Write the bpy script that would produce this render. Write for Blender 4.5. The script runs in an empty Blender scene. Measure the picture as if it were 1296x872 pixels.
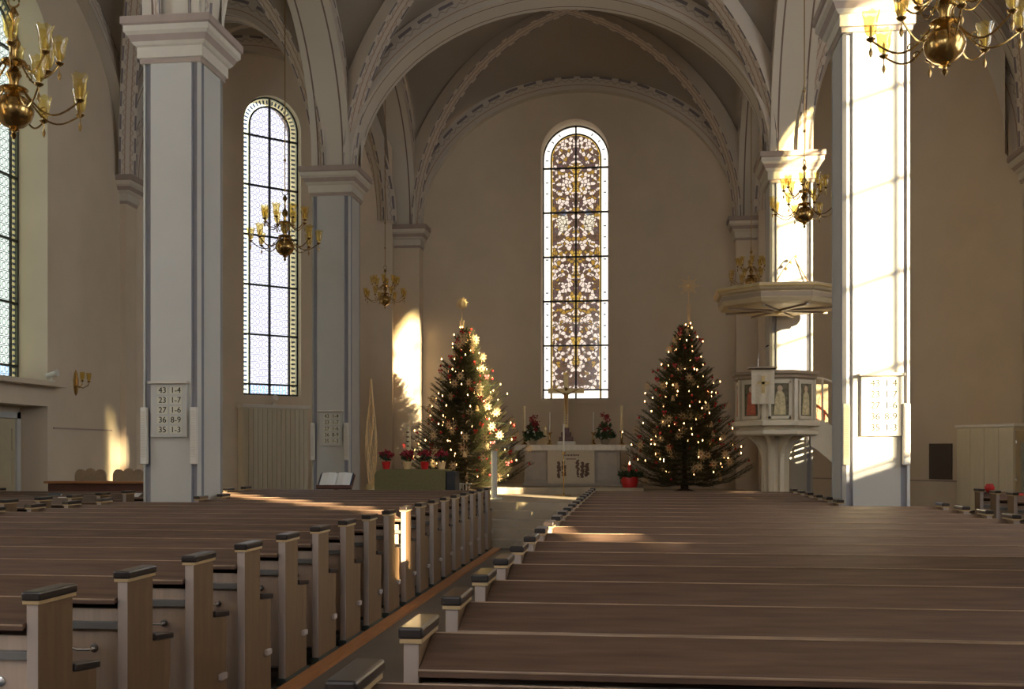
import bpy, bmesh, math, random
from math import sin, cos, pi, sqrt, radians as R, atan2
from mathutils import Vector, Matrix, Euler
random.seed(7)
C = bpy.context.scene.collection
SC = bpy.context.scene

# ------------------------------------------------------------------ camera
EYE = 1.70
cd = bpy.data.cameras.new('camera'); cam = bpy.data.objects.new('camera', cd); C.objects.link(cam)
cam.location = (0, 0, EYE)
cam.rotation_euler = (R(90), 0, R(6.75))
cd.sensor_width = 36; cd.lens = 1360 / 1296 * 36
cd.shift_y = 137 / 1296
cd.clip_start = 0.05; cd.clip_end = 200
SC.camera = cam
SC.view_settings.view_transform = 'Standard'
SC.view_settings.look = 'None'
SC.view_settings.gamma = 1
SC.view_settings.use_curve_mapping = False
SC.view_settings.exposure = 0.0
SC.cycles.max_bounces = 9
SC.cycles.diffuse_bounces = 6
SC.cycles.transparent_max_bounces = 16
SC.cycles.sample_clamp_indirect = 4.0
SC.cycles.use_denoising = True
# ------------------------------------------------------------------ sky and sun
w = bpy.data.worlds.new('sky'); SC.world = w; w.use_nodes = True
bg = w.node_tree.nodes['Background']
bg.inputs[0].default_value = (0.89, 0.93, 1.0, 1); bg.inputs[1].default_value = 11.2
SUN_D = Vector((-0.616, 0.770, -0.208)).normalized()
sl = bpy.data.lights.new('sun', 'SUN'); sl.energy = 50; sl.angle = R(0.6); sl.color = (1.0, 0.78, 0.47)
so = bpy.data.objects.new('sun', sl); C.objects.link(so)
so.rotation_euler = SUN_D.to_track_quat('-Z', 'Y').to_euler(); so.location = (30, -30, 12)

# ------------------------------------------------------------------ materials
class NT:
    def __init__(s, m): s.t = m.node_tree; s.n = s.t.nodes; s.l = s.t.links
    def new(s, typ, **kw):
        n = s.n.new(typ)
        for k, v in kw.items(): setattr(n, k, v)
        return n
    def link(s, a, b): s.l.new(a, b)
    def put(s, v, sock):
        if isinstance(v, (int, float)): sock.default_value = v
        elif isinstance(v, tuple): sock.default_value = v if len(v) == 4 else (*v, 1)
        else: s.l.new(v, sock)
    def m(s, op, a, b=0.0, c=None):
        n = s.new('ShaderNodeMath', operation=op)
        s.put(a, n.inputs[0]); s.put(b, n.inputs[1])
        if c is not None: s.put(c, n.inputs[2])
        return n.outputs[0]
    def mix(s, f, a, b):
        n = s.new('ShaderNodeMix', data_type='RGBA')
        s.put(f, n.inputs[0]); s.put(a, n.inputs[6]); s.put(b, n.inputs[7])
        return n.outputs[2]
    def sep(s, v):
        n = s.new('ShaderNodeSeparateXYZ'); s.l.new(v, n.inputs[0]); return n.outputs
    def comb(s, x, y, z):
        n = s.new('ShaderNodeCombineXYZ'); s.put(x, n.inputs[0]); s.put(y, n.inputs[1]); s.put(z, n.inputs[2]); return n.outputs[0]
MATS = {}
def base_mat(name):
    m = bpy.data.materials.new(name); m.use_nodes = True; MATS[name] = m
    return m, NT(m), m.node_tree.nodes['Principled BSDF']
def mat(name, col, rough=0.6, metal=0.0, var=0.12, scale=6.0, stretch=(1, 1, 1), bump=0.0, spec=0.5, emit=None, estr=0.0, coat=0.0, col2=None, trans=0.0):
    m, t, p = base_mat(name)
    tc = t.new('ShaderNodeTexCoord'); mp = t.new('ShaderNodeMapping'); t.link(tc.outputs['Object'], mp.inputs[0])
    mp.inputs['Scale'].default_value = stretch
    nz = t.new('ShaderNodeTexNoise'); nz.inputs['Scale'].default_value = scale; nz.inputs['Detail'].default_value = 5
    t.link(mp.outputs[0], nz.inputs['Vector'])
    c2 = col2 if col2 else tuple(x * (1 - 2 * var) for x in col)
    c1 = tuple(min(1, x * (1 + var)) for x in col)
    f = t.m('MULTIPLY_ADD', nz.outputs[0], 2.2, -0.6)
    cc = t.new('ShaderNodeClamp'); t.link(f, cc.inputs[0])
    t.link(t.mix(cc.outputs[0], c2, c1), p.inputs['Base Color'])
    p.inputs['Roughness'].default_value = rough; p.inputs['Metallic'].default_value = metal
    p.inputs['Specular IOR Level'].default_value = spec
    p.inputs['Coat Weight'].default_value = coat
    if trans: p.inputs['Transmission Weight'].default_value = trans
    if bump:
        b = t.new('ShaderNodeBump'); b.inputs['Strength'].default_value = bump; b.inputs['Distance'].default_value = 0.02
        t.link(nz.outputs[0], b.inputs['Height']); t.link(b.outputs[0], p.inputs['Normal'])
    if emit:
        p.inputs['Emission Color'].default_value = (*emit, 1); p.inputs['Emission Strength'].default_value = estr
    return m
PLASTER = mat('plaster', (0.64, 0.535, 0.40), 0.9, var=0.03, scale=1.3, bump=0.15)
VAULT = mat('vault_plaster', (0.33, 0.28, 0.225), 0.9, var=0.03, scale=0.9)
PILLARW = mat('pillar_plaster', (0.50, 0.485, 0.44), 0.85, var=0.02, scale=2.0, bump=0.1)
STRIPE = mat('pillar_stripe', (0.31, 0.31, 0.34), 0.85, var=0.03)
CAPW = mat('capital_paint', (0.58, 0.53, 0.44), 0.8, var=0.03)
CAPB = mat('capital_band', (0.36, 0.285, 0.24), 0.8, var=0.03)
FLOOR = mat('stone_floor', (0.115, 0.095, 0.078), 0.55, var=0.08, scale=2, bump=0.1)
STEP = mat('step_stone', (0.42, 0.345, 0.25), 0.6, var=0.06, scale=4)
PLANK = mat('dark_floorboards', (0.05, 0.05, 0.045), 0.6, var=0.2, scale=3, stretch=(0.5, 6, 1))
EDGE = mat('orange_edge_wood', (0.42, 0.175, 0.06), 0.4, var=0.1, stretch=(8, 1, 8))
PEWTOP = mat('pew_dark_wood', (0.138, 0.085, 0.060), 0.42, spec=0.16, var=0.16, scale=3, stretch=(1, 9, 9), bump=0.05)
PEWBODY = mat('pew_panel_wood', (0.50, 0.39, 0.31), 0.5, var=0.08, scale=4, stretch=(6, 1, 0.7))
PEWEND = mat('pew_end_wood', (0.18, 0.108, 0.055), 0.45, var=0.1, scale=4, stretch=(5, 5, 0.7))
PEWPOST = mat('pew_post_wood', (0.40, 0.33, 0.29), 0.5, var=0.05, scale=4, stretch=(5, 5, 0.7))
PEWGLINT = mat('pew_painted_glint', (0.36, 0.25, 0.165), 0.35, var=0.25, scale=5, stretch=(1, 9, 9))  # lighter wood colour standing in for light caught along the pew edges
CAPDK = mat('pew_cap_varnish', (0.028, 0.020, 0.018), 0.28, var=0.1, coat=0.3)
CAPTRIM = mat('pew_cap_trim', (0.50, 0.36, 0.19), 0.4, var=0.05)
SHELF = mat('pew_shelf_grey', (0.17, 0.165, 0.16), 0.4, var=0.05)
PEWBASE = mat('pew_base_green', (0.035, 0.05, 0.045), 0.5, var=0.1)
STEEL = mat('steel', (0.6, 0.6, 0.6), 0.25, metal=1, var=0.02)
BRASS = mat('brass', (0.46, 0.30, 0.11), 0.22, metal=1, var=0.06)
BRASSD = mat('aged_brass', (0.36, 0.23, 0.09), 0.30, metal=1, var=0.1)
LEAD = mat('window_iron', (0.03, 0.03, 0.025), 0.5, var=0.05)
WHITE = mat('white_paint', (0.68, 0.64, 0.56), 0.5, var=0.02)
CREAM = mat('cream_panel', (0.60, 0.54, 0.40), 0.5, var=0.03, scale=3, stretch=(6, 6, 0.5))
IVORY = mat('ivory_wax', (0.75, 0.63, 0.38), 0.4, var=0.03)
LACE = mat('white_lace', (0.72, 0.68, 0.60), 0.9, var=0.12, scale=60)
MARBLE = mat('altar_stone', (0.40, 0.35, 0.29), 0.6, var=0.05)
LINEN = mat('linen_cloth', (0.55, 0.47, 0.34), 0.9, var=0.04, scale=30)
DKBROWN = mat('dark_red_wood', (0.12, 0.045, 0.03), 0.4, var=0.1)
RED = mat('red', (0.55, 0.02, 0.02), 0.4, var=0.1, scale=30)
REDLEAF = mat('red_petals', (0.33, 0.02, 0.03), 0.6, var=0.2, scale=30)
GREENLEAF = mat('dark_leaf', (0.03, 0.06, 0.02), 0.6, var=0.2, scale=30)
NEEDLE = mat('fir_needles', (0.095, 0.095, 0.035), 0.5, var=0.25, scale=10)
BARK = mat('bark', (0.10, 0.06, 0.035), 0.8, var=0.2, scale=20)
STRAW = mat('straw', (0.85, 0.60, 0.30), 0.55, var=0.1, scale=40)
GREENCLOTH = mat('green_cloth', (0.16, 0.14, 0.055), 0.85, var=0.08, scale=25, bump=0.2)
BLUECLOTH = mat('blue_cover', (0.03, 0.07, 0.12), 0.5)
PAPER = mat('paper', (0.75, 0.74, 0.70), 0.8, var=0.02)
BLACK = mat('black_paint', (0.02, 0.02, 0.02), 0.6)
TAN = mat('tan_upholstery', (0.36, 0.26, 0.16), 0.8, var=0.06, scale=20)
DOORW = mat('door_paint', (0.50, 0.42, 0.27), 0.5, var=0.03)
CANOPY = mat('canopy_paint', (0.50, 0.39, 0.24), 0.5, var=0.05)
GOLDP = mat('gold_paint', (0.55, 0.40, 0.18), 0.4, metal=0.4, var=0.08)
PULPITW = mat('pulpit_paint', (0.62, 0.54, 0.40), 0.5, var=0.03)
PULPITB = mat('pulpit_brown_paint', (0.33, 0.25, 0.17), 0.5, var=0.05)
GRILLE = mat('grille_metal', (0.10, 0.075, 0.055), 0.6, var=0.05)
PAINTDK = mat('painted_dark_ground', (0.17, 0.14, 0.08), 0.7, var=0.3, scale=14)
ROBER = mat('painted_red_robe', (0.55, 0.15, 0.08), 0.7, var=0.2, scale=20)
ROBEY = mat('painted_ochre_robe', (0.60, 0.50, 0.28), 0.7, var=0.2, scale=20)
SKIN = mat('painted_skin', (0.60, 0.42, 0.28), 0.7)
NUMB = mat('black_numerals', (0.010, 0.009, 0.008), 0.7)
CARD = mat('number_card', (0.60, 0.57, 0.44), 0.7, var=0.02)
BULB = mat('lit_fairy_bulb', (1, 0.8, 0.5), 0.5, emit=(1.0, 0.50, 0.18), estr=20.0)
FLAME = mat('candle_flame', (1, 0.7, 0.4), 0.5, emit=(1.0, 0.65, 0.3), estr=14.0)
for _m in (FLAME,): _m.cycles.emission_sampling = 'NONE'
GREENBOARD = mat('notice_paper', (0.42, 0.45, 0.40), 0.7, var=0.1, scale=12)

def uv_nodes(t):
    u = t.new('ShaderNodeUVMap'); u.uv_map = 'UVMap'; s = t.sep(u.outputs[0]); return s[0], s[1]
def ring_lines(name, width, inset, lw, colr, line):
    """soffit of an arch: plaster with two thin painted lines"""
    m, t, p = base_mat(name); u, v = uv_nodes(t)
    d = t.m('ABSOLUTE', t.m('SUBTRACT', t.m('ABSOLUTE', v), width / 2 - inset))
    f = t.m('LESS_THAN', d, lw / 2)
    t.link(t.mix(f, colr, line), p.inputs['Base Color']); p.inputs['Roughness'].default_value = 0.85
    return m
SOFFIT = ring_lines('arch_soffit', 0.84, 0.15, 0.035, (0.60, 0.545, 0.45), (0.20, 0.14, 0.11))
SOFFITS = ring_lines('narrow_arch_soffit', 0.5, 0.09, 0.03, (0.60, 0.545, 0.45), (0.20, 0.14, 0.11))
def ornament(name, lo, hi, sym):
    """painted border: dashes near one edge, a running wave beside it"""
    m, t, p = base_mat(name); u, v = uv_nodes(t)
    a = t.m('ABSOLUTE', v) if sym else v
    band = t.m('MULTIPLY', t.m('GREATER_THAN', a, lo), t.m('LESS_THAN', a, hi))
    dash = t.m('LESS_THAN', t.m('FRACT', t.m('MULTIPLY', u, 2.1)), 0.66)
    f1 = t.m('MULTIPLY', band, dash)
    wv = t.m('MULTIPLY_ADD', t.m('SINE', t.m('MULTIPLY', u, 30.0)), 0.028, lo - 0.055)
    f2 = t.m('MULTIPLY', t.m('LESS_THAN', t.m('ABSOLUTE', t.m('SUBTRACT', a, wv)), 0.018), 0.5)
    c = t.mix(f1, (0.56, 0.49, 0.40), (0.20, 0.17, 0.175))
    c = t.mix(f2, c, (0.30, 0.22, 0.17))
    f3 = t.m('LESS_THAN', t.m('ABSOLUTE', t.m('SUBTRACT', a, lo * 0.42)), 0.010)
    c = t.mix(f3, c, (0.38, 0.24, 0.17))
    t.link(c, p.inputs['Base Color']); p.inputs['Roughness'].default_value = 0.85
    return m
ARCHFACE = ornament('arch_face_ornament', 0.30, 0.37, False)
RIBM = ornament('rib_ornament', 0.135, 0.175, True)

def glass_pane(name, W, zb, zs, kind):
    m, t, p = base_mat(name); t.n.remove(p)
    out = [n for n in t.n if n.type == 'OUTPUT_MATERIAL'][0]
    tc = t.new('ShaderNodeTexCoord'); x, y, z = t.sep(tc.outputs['Object'])
    Rr = W / 2
    zz = t.m('MAXIMUM', t.m('SUBTRACT', z, zs), 0.0)
    rad = t.m('SQRT', t.m('ADD', t.m('MULTIPLY', x, x), t.m('MULTIPLY', zz, zz)))
    d = t.m('SUBTRACT', Rr, rad)
    ang = t.m('ARCTAN2', zz, t.m('ABSOLUTE', x))
    s = t.m('ADD', t.m('MINIMUM', z, zs), t.m('MULTIPLY', ang, Rr))
    if kind != 'stained':
        sx = t.m('MULTIPLY', x, 6.5); sz = t.m('MULTIPLY', z, 5.6)
        row = t.m('FLOOR', sz)
        off = t.m('MULTIPLY', t.m('FRACT', t.m('MULTIPLY', row, 0.5)), 1.0)
        fx = t.m('SUBTRACT', t.m('FRACT', t.m('ADD', sx, off)), 0.5)
        fz = t.m('SUBTRACT', t.m('FRACT', sz), 0.5)
        rr = t.m('SQRT', t.m('ADD', t.m('MULTIPLY', fx, fx), t.m('MULTIPLY', fz, fz)))
        ring = t.m('LESS_THAN', t.m('ABSOLUTE', t.m('SUBTRACT', rr, 0.34)), 0.045)
        hl = t.m('GREATER_THAN', t.m('ABSOLUTE', fz), 0.46)
        pat = t.m('MAXIMUM', ring, hl)
        c = t.mix(pat, (0.15, 0.148, 0.155), (0.035, 0.030, 0.040)) if kind == 'plain' else t.mix(t.m('MULTIPLY', pat, .3), (0.82, 0.84, 0.86), (0.3, 0.3, 0.3)) if kind == 'clear' else t.mix(pat, (0.13, 0.14, 0.115), (0.010, 0.012, 0.010))
        lower = t.m('LESS_THAN', z, zb + 0.30)
        c = t.mix(t.m('MULTIPLY', lower, t.m('LESS_THAN', t.m('FRACT', t.m('MULTIPLY', x, 12.0)), 0.35)), c, (0.06, 0.10, 0.2))
        inb = t.m('MULTIPLY', t.m('GREATER_THAN', d, 0.07), t.m('LESS_THAN', d, 0.17))
        tick = t.m('LESS_THAN', t.m('FRACT', t.m('MULTIPLY', s, 9.0)), 0.42)
        c = t.mix(t.m('LESS_THAN', d, 0.21), c, (0.85, 0.87, 0.62) if kind == 'clear' else (0.25, 0.25, 0.17) if kind == 'plain' else (0.15, 0.15, 0.08))
        c = t.mix(t.m('MULTIPLY', inb, tick), c, (0.015, 0.02, 0.03))
        gain = 1.0
    else:
        vo = t.new('ShaderNodeTexVoronoi', feature='F1'); vo.inputs['Scale'].default_value = 10.5
        ve = t.new('ShaderNodeTexVoronoi', feature='DISTANCE_TO_EDGE'); ve.inputs['Scale'].default_value = 10.5
        ax = t.m('ABSOLUTE', x)
        v3 = t.comb(ax, 0.3, z)
        t.link(v3, vo.inputs['Vector']); t.link(v3, ve.inputs['Vector'])
        cr = t.sep(vo.outputs['Color'])
        v2 = t.new('ShaderNodeTexVoronoi', feature='DISTANCE_TO_EDGE'); v2.inputs['Scale'].default_value = 24.0; t.link(v3, v2.inputs['Vector'])
        c = t.mix(t.m('GREATER_THAN', cr[0], 0.42), (0.017, 0.009, 0.005), (0.125, 0.096, 0.075))
        c = t.mix(t.m('GREATER_THAN', cr[1], 0.80), c, (0.055, 0.029, 0.004))
        c = t.mix(t.m('MULTIPLY', t.m('LESS_THAN', cr[2], 0.3), t.m('LESS_THAN', cr[0], 0.5)), c, (0.016, 0.009, 0.008))
        for zc in (9.20, 6.85, 5.65, 4.50):
            hh = t.m('SUBTRACT', z, zc)
            hw = t.m('ADD', t.m('MULTIPLY_ADD', t.m('POWER', t.m('MAXIMUM', hh, 0.0), 1.5), 0.55, 0.05), t.m('MULTIPLY', t.m('MAXIMUM', t.m('SUBTRACT', -0.18, hh), 0.0), 0.45))
            mk = t.m('MULTIPLY', t.m('LESS_THAN', ax, hw), t.m('LESS_THAN', t.m('ABSOLUTE', hh), 0.36))
            st = t.m('LESS_THAN', t.m('FRACT', t.m('DIVIDE', t.m('MULTIPLY', ax, 4.0), hw)), 0.22)
            gold = t.mix(st, (0.095, 0.056, 0.008), (0.045, 0.022, 0.003)); c = t.mix(mk, c, gold)
        ex = t.m('DIVIDE', t.m('SUBTRACT', ax, 0.36), 0.15); ez = t.m('DIVIDE', t.m('SUBTRACT', z, 8.02), 0.30)
        c = t.mix(t.m('LESS_THAN', t.m('ADD', t.m('MULTIPLY', ex, ex), t.m('MULTIPLY', ez, ez)), 1.0), c, (0.12, 0.10, 0.07))
        ex = t.m('DIVIDE', t.m('SUBTRACT', ax, 0.34), 0.09); ez = t.m('DIVIDE', t.m('SUBTRACT', z, 8.28), 0.09)
        c = t.mix(t.m('LESS_THAN', t.m('ADD', t.m('MULTIPLY', ex, ex), t.m('MULTIPLY', ez, ez)), 1.0), c, (0.02, 0.022, 0.026))
        c = t.mix(t.m('MULTIPLY', t.m('LESS_THAN', ve.outputs['Distance'], 0.075), 0.92), c, (0.007, 0.004, 0.002))
        c = t.mix(t.m('MULTIPLY', t.m('LESS_THAN', v2.outputs['Distance'], 0.05), 0.55), c, (0.02, 0.013, 0.01))
        bord = t.m('MAXIMUM', t.m('LESS_THAN', d, 0.235), t.m('LESS_THAN', z, zb + 0.30))
        c = t.mix(bord, c, (0.19, 0.165, 0.13))
        c = t.mix(t.m('LESS_THAN', t.m('ABSOLUTE', t.m('SUBTRACT', d, 0.245)), 0.018), c, (0.12, 0.07, 0.01))
        inb = t.m('MULTIPLY', t.m('GREATER_THAN', d, 0.08), t.m('LESS_THAN', d, 0.16))
        nz = t.new('ShaderNodeTexNoise'); nz.inputs['Scale'].default_value = 3.0; t.link(v3, nz.inputs['Vector'])
        tick = t.m('LESS_THAN', t.m('FRACT', t.m('MULTIPLY', s, 3.3)), 0.14)
        c = t.mix(t.m('MULTIPLY', t.m('MULTIPLY', inb, tick), t.m('GREATER_THAN', nz.outputs[0], 0.45)), c, (0.03, 0.03, 0.03))
    tr = t.new('ShaderNodeBsdfTransparent'); gm = t.new('ShaderNodeGamma'); gm.inputs[1].default_value = .5; t.link(c, gm.inputs[0]); t.link(gm.outputs[0], tr.inputs[0])
    gl = t.new('ShaderNodeBsdfGlossy'); gl.inputs['Roughness'].default_value = 0.1; gl.inputs[0].default_value = (0.5, 0.5, 0.5, 1)
    mx = t.new('ShaderNodeMixShader'); mx.inputs[0].default_value = 0.04
    t.link(tr.outputs[0], mx.inputs[1]); t.link(gl.outputs[0], mx.inputs[2]); t.link(mx.outputs[0], out.inputs[0])
    return m
def simple_glass(name, col, k=0.25, kt=0.3):
    m, t, p = base_mat(name); t.n.remove(p)
    out = [n for n in t.n if n.type == 'OUTPUT_MATERIAL'][0]
    tr = t.new('ShaderNodeBsdfTransparent'); tr.inputs[0].default_value = (*col, 1)
    gl = t.new('ShaderNodeBsdfGlossy'); gl.inputs['Roughness'].default_value = 0.12
    tl = t.new('ShaderNodeBsdfTranslucent'); tl.inputs[0].default_value = (*col, 1)
    lw = t.new('ShaderNodeLayerWeight'); lw.inputs[0].default_value = 0.35
    m1 = t.new('ShaderNodeMixShader'); m1.inputs[0].default_value = kt; t.link(tr.outputs[0], m1.inputs[1]); t.link(tl.outputs[0], m1.inputs[2])
    m2 = t.new('ShaderNodeMixShader'); t.link(t.m('MULTIPLY', lw.outputs['Facing'], k * 2), m2.inputs[0])
    t.link(m1.outputs[0], m2.inputs[1]); t.link(gl.outputs[0], m2.inputs[2]); t.link(m2.outputs[0], out.inputs[0])
    return m
SHADE = simple_glass('amber_shade_glass', (0.93, 0.80, 0.42), .25, .14)
GOLDGLASS = simple_glass('gold_window_glass', (0.40, 0.24, 0.03), 0.1, 0.05)
PALEGLASS = simple_glass('pale_window_glass', (0.5, 0.42, 0.30), 0.1, 0.05)
BLUEGLASS = simple_glass('smoky_window_glass', (0.07, 0.08, 0.10), 0.1, 0.05)
CLEAR = simple_glass('clear_glass', (0.9, 0.92, 0.9), 0.3, 0.02)

# ------------------------------------------------------------------ mesh builder
class MB:
    def __init__(s): s.v = []; s.f = []; s.mi = []; s.uv = None
    def add(s, vs, fs, mi=0):
        b = len(s.v); s.v += [tuple(v) for v in vs]
        s.f += [[b + i for i in f] for f in fs]; s.mi += [mi] * len(fs); return s
    def box(s, x0, x1, y0, y1, z0, z1, mi=0):
        vs = [(x0,y0,z0),(x1,y0,z0),(x1,y1,z0),(x0,y1,z0),(x0,y0,z1),(x1,y0,z1),(x1,y1,z1),(x0,y1,z1)]
        return s.add(vs, [(0,3,2,1),(4,5,6,7),(0,1,5,4),(1,2,6,5),(2,3,7,6),(3,0,4,7)], mi)
    def prism(s, poly, f0, f1, mi=0):
        """poly: 2D points, f0/f1 map a 2D point to 3D on the near and far face"""
        n = len(poly); a = [f0(p) for p in poly]; b = [f1(p) for p in poly]
        return s.add(a + b, [list(range(n)), list(range(2*n-1, n-1, -1))] + [(i, (i+1) % n, n+(i+1) % n, n+i)[::-1] for i in range(n)], mi)
    def prism_x(s, poly, x0, x1, mi=0): return s.prism(poly, lambda p: (x0, p[0], p[1]), lambda p: (x1, p[0], p[1]), mi)
    def prism_y(s, poly, y0, y1, mi=0): return s.prism(poly, lambda p: (p[0], y0, p[1]), lambda p: (p[0], y1, p[1]), mi)
    def prism_z(s, poly, z0, z1, mi=0): return s.prism(poly, lambda p: (p[0], p[1], z0), lambda p: (p[0], p[1], z1), mi)
    def lathe(s, prof, cx=0, cy=0, cz=0, n=16, mi=0, sx=1, sy=1):
        vs = []; fs = []
        for r, z in prof:
            for k in range(n):
                a = 2*pi*k/n; vs.append((cx+r*cos(a)*sx, cy+r*sin(a)*sy, cz+z))
        for i in range(len(prof)-1):
            for k in range(n):
                k2 = (k+1) % n; fs.append((i*n+k, i*n+k2, (i+1)*n+k2, (i+1)*n+k))
        fs.append(list(range(n))[::-1]); fs.append([(len(prof)-1)*n+k for k in range(n)])
        return s.add(vs, fs, mi)
    def tube(s, pts, r, n=6, mi=0):
        pts = [Vector(p) for p in pts]; vs = []; fs = []
        rs = r if isinstance(r, (list, tuple)) else [r]*len(pts)
        for i, p in enumerate(pts):
            d = (pts[min(i+1, len(pts)-1)] - pts[max(i-1, 0)])
            if d.length < 1e-9: d = Vector((0,0,1))
            d.normalize(); up = Vector((0,0,1)) if abs(d.z) < 0.95 else Vector((1,0,0))
            a = d.cross(up).normalized(); b = d.cross(a)
            for k in range(n):
                t = 2*pi*k/n; vs.append(p + (a*cos(t) + b*sin(t))*rs[i])
        for i in range(len(pts)-1):
            for k in range(n):
                k2 = (k+1) % n; fs.append((i*n+k, i*n+k2, (i+1)*n+k2, (i+1)*n+k))
        fs.append(list(range(n))[::-1]); fs.append([(len(pts)-1)*n+k for k in range(n)])
        return s.add(vs, fs, mi)
    def sphere(s, c, r, n=10, m=7, mi=0, sz=1):
        prof = [(r*sin(pi*i/m) + 1e-4, -r*cos(pi*i/m)*sz) for i in range(m+1)]
        return s.lathe(prof, c[0], c[1], c[2], n, mi)
    def xf(s, M, start=0):
        for i in range(start, len(s.v)): s.v[i] = tuple(M @ Vector(s.v[i]))
        return s
    def build(s, name, mats, parent=None, loc=(0,0,0), rot=(0,0,0), smooth=False, bevel=0.0):
        me = bpy.data.meshes.new(name); me.from_pydata(s.v, [], s.f)
        if not isinstance(mats, (list, tuple)): mats = [mats]
        for m in mats: me.materials.append(m)
        me.polygons.foreach_set('material_index', s.mi)
        if s.uv:
            ul = me.uv_layers.new(name='UVMap')
            for p in me.polygons:
                for li, uv in zip(p.loop_indices, s.uv[p.index]): ul.data[li].uv = uv
        else:
            bm = bmesh.new(); bm.from_mesh(me); bmesh.ops.recalc_face_normals(bm, faces=bm.faces); bm.to_mesh(me); bm.free()
        if smooth:
            me.polygons.foreach_set('use_smooth', [True]*len(me.polygons))
            try: me.set_sharp_from_angle(angle=R(40))
            except Exception: pass
        me.update()
        o = bpy.data.objects.new(name, me); C.objects.link(o)
        o.location = loc; o.rotation_euler = rot
        if parent: o.parent = parent
        if bevel:
            b = o.modifiers.new('bevel', 'BEVEL'); b.width = bevel; b.segments = 2; b.limit_method = 'ANGLE'
        return o
def tag(o, label, cat, group=None, kind=None):
    o['label'] = label; o['category'] = cat
    if group: o['group'] = group
    if kind: o['kind'] = kind
    return o
def thing(name, label, cat, loc=(0,0,0), rz=0.0, group=None):
    o = bpy.data.objects.new(name, None); C.objects.link(o); o.empty_display_size = 0.1
    o.location = loc; o.rotation_euler = (0, 0, rz)
    return tag(o, label, cat, group)
def struct(o): o['kind'] = 'structure'; return o
def copy_tree(o, parent=None):
    c = o.copy(); C.objects.link(c)
    if parent is not None: c.parent = parent
    for ch in [x for x in KIDS.get(o.name, [])]: copy_tree(ch, c)
    return c
KIDS = {}
def index_kids(root):
    """children list of a prototype, so that copying stays quick"""
    ch = [o for o in bpy.data.objects if o.parent == root]
    KIDS[root.name] = ch
    for c in ch: index_kids(c)
def arc_pts(cx, cz, r, a0, a1, n, ry=None):
    ry = r if ry is None else ry
    return [(cx + r*cos(a0+(a1-a0)*i/n), cz + ry*sin(a0+(a1-a0)*i/n)) for i in range(n+1)]

# ------------------------------------------------------------------ dimensions
CX = -1.74                       # axis of nave, chancel and altar
XL, XR = -6.56, 3.08             # arcade centre lines
AL, AR = -11.40, 7.92            # aisle walls
YP = [-0.88, 7.02, 14.92, 22.82] # pillar centres
YB, YE = -8.8, 28.8              # back wall, end wall
ZS, RISE, HV = 7.80, 3.5, 3.85   # springing, arch rise, vault height
PW = 0.43                        # half pillar
WT = 0.75                        # wall thickness
WZB, WZT, WW = 3.10, 10.45, 1.80 # windows

# ------------------------------------------------------------------ walls with arched windows
NW = [0]
def wall(name, p0, p1, wins, H=13.2, niches=(), inset=.63):
    """wall from p0 to p1 (inner face), outside to the left of p0->p1; wins: (s, width, zb, zt)"""
    p0 = Vector((*p0, 0)); p1 = Vector((*p1, 0)); L = (p1-p0).length; d = (p1-p0)/L; n = Vector((-d.y, d.x, 0))
    f0 = lambda q: tuple(p0 + d*q[0] + Vector((0,0,q[1])))
    f1 = lambda q: tuple(p0 + d*q[0] + n*WT + Vector((0,0,q[1])))
    b = MB(); s = 0.0
    for (c, W, zb, zt) in sorted(wins):
        a, e = c-W/2, c+W/2; zs = zt-W/2
        if a > s: b.prism([(s,-.1),(a,-.1),(a,H),(s,H)], f0, f1)
        nz = [q for q in niches if abs(q[0]-c) < .2]
        b.prism([(a, nz[0][1] if nz else -.1),(e, nz[0][1] if nz else -.1),(e,zb),(a,zb)], f0, f1)
        b.prism([(a,H)] + arc_pts(c, zs, W/2, pi, 0, 24) + [(e,H)], f0, f1)
        s = e
    if s < L: b.prism([(s,-.1),(L,-.1),(L,H),(s,H)], f0, f1)
    w_ = struct(b.build(name, PLASTER))
    ang = atan2(d.y, d.x)
    for (c, W, zb, zt) in sorted(wins):
        window(p0 + d*c + n*inset, ang, W, zb, zt, 'dull' if niches and abs(niches[0][0]-c) < .2 else None)
    return w_
PANES = {}
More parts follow.
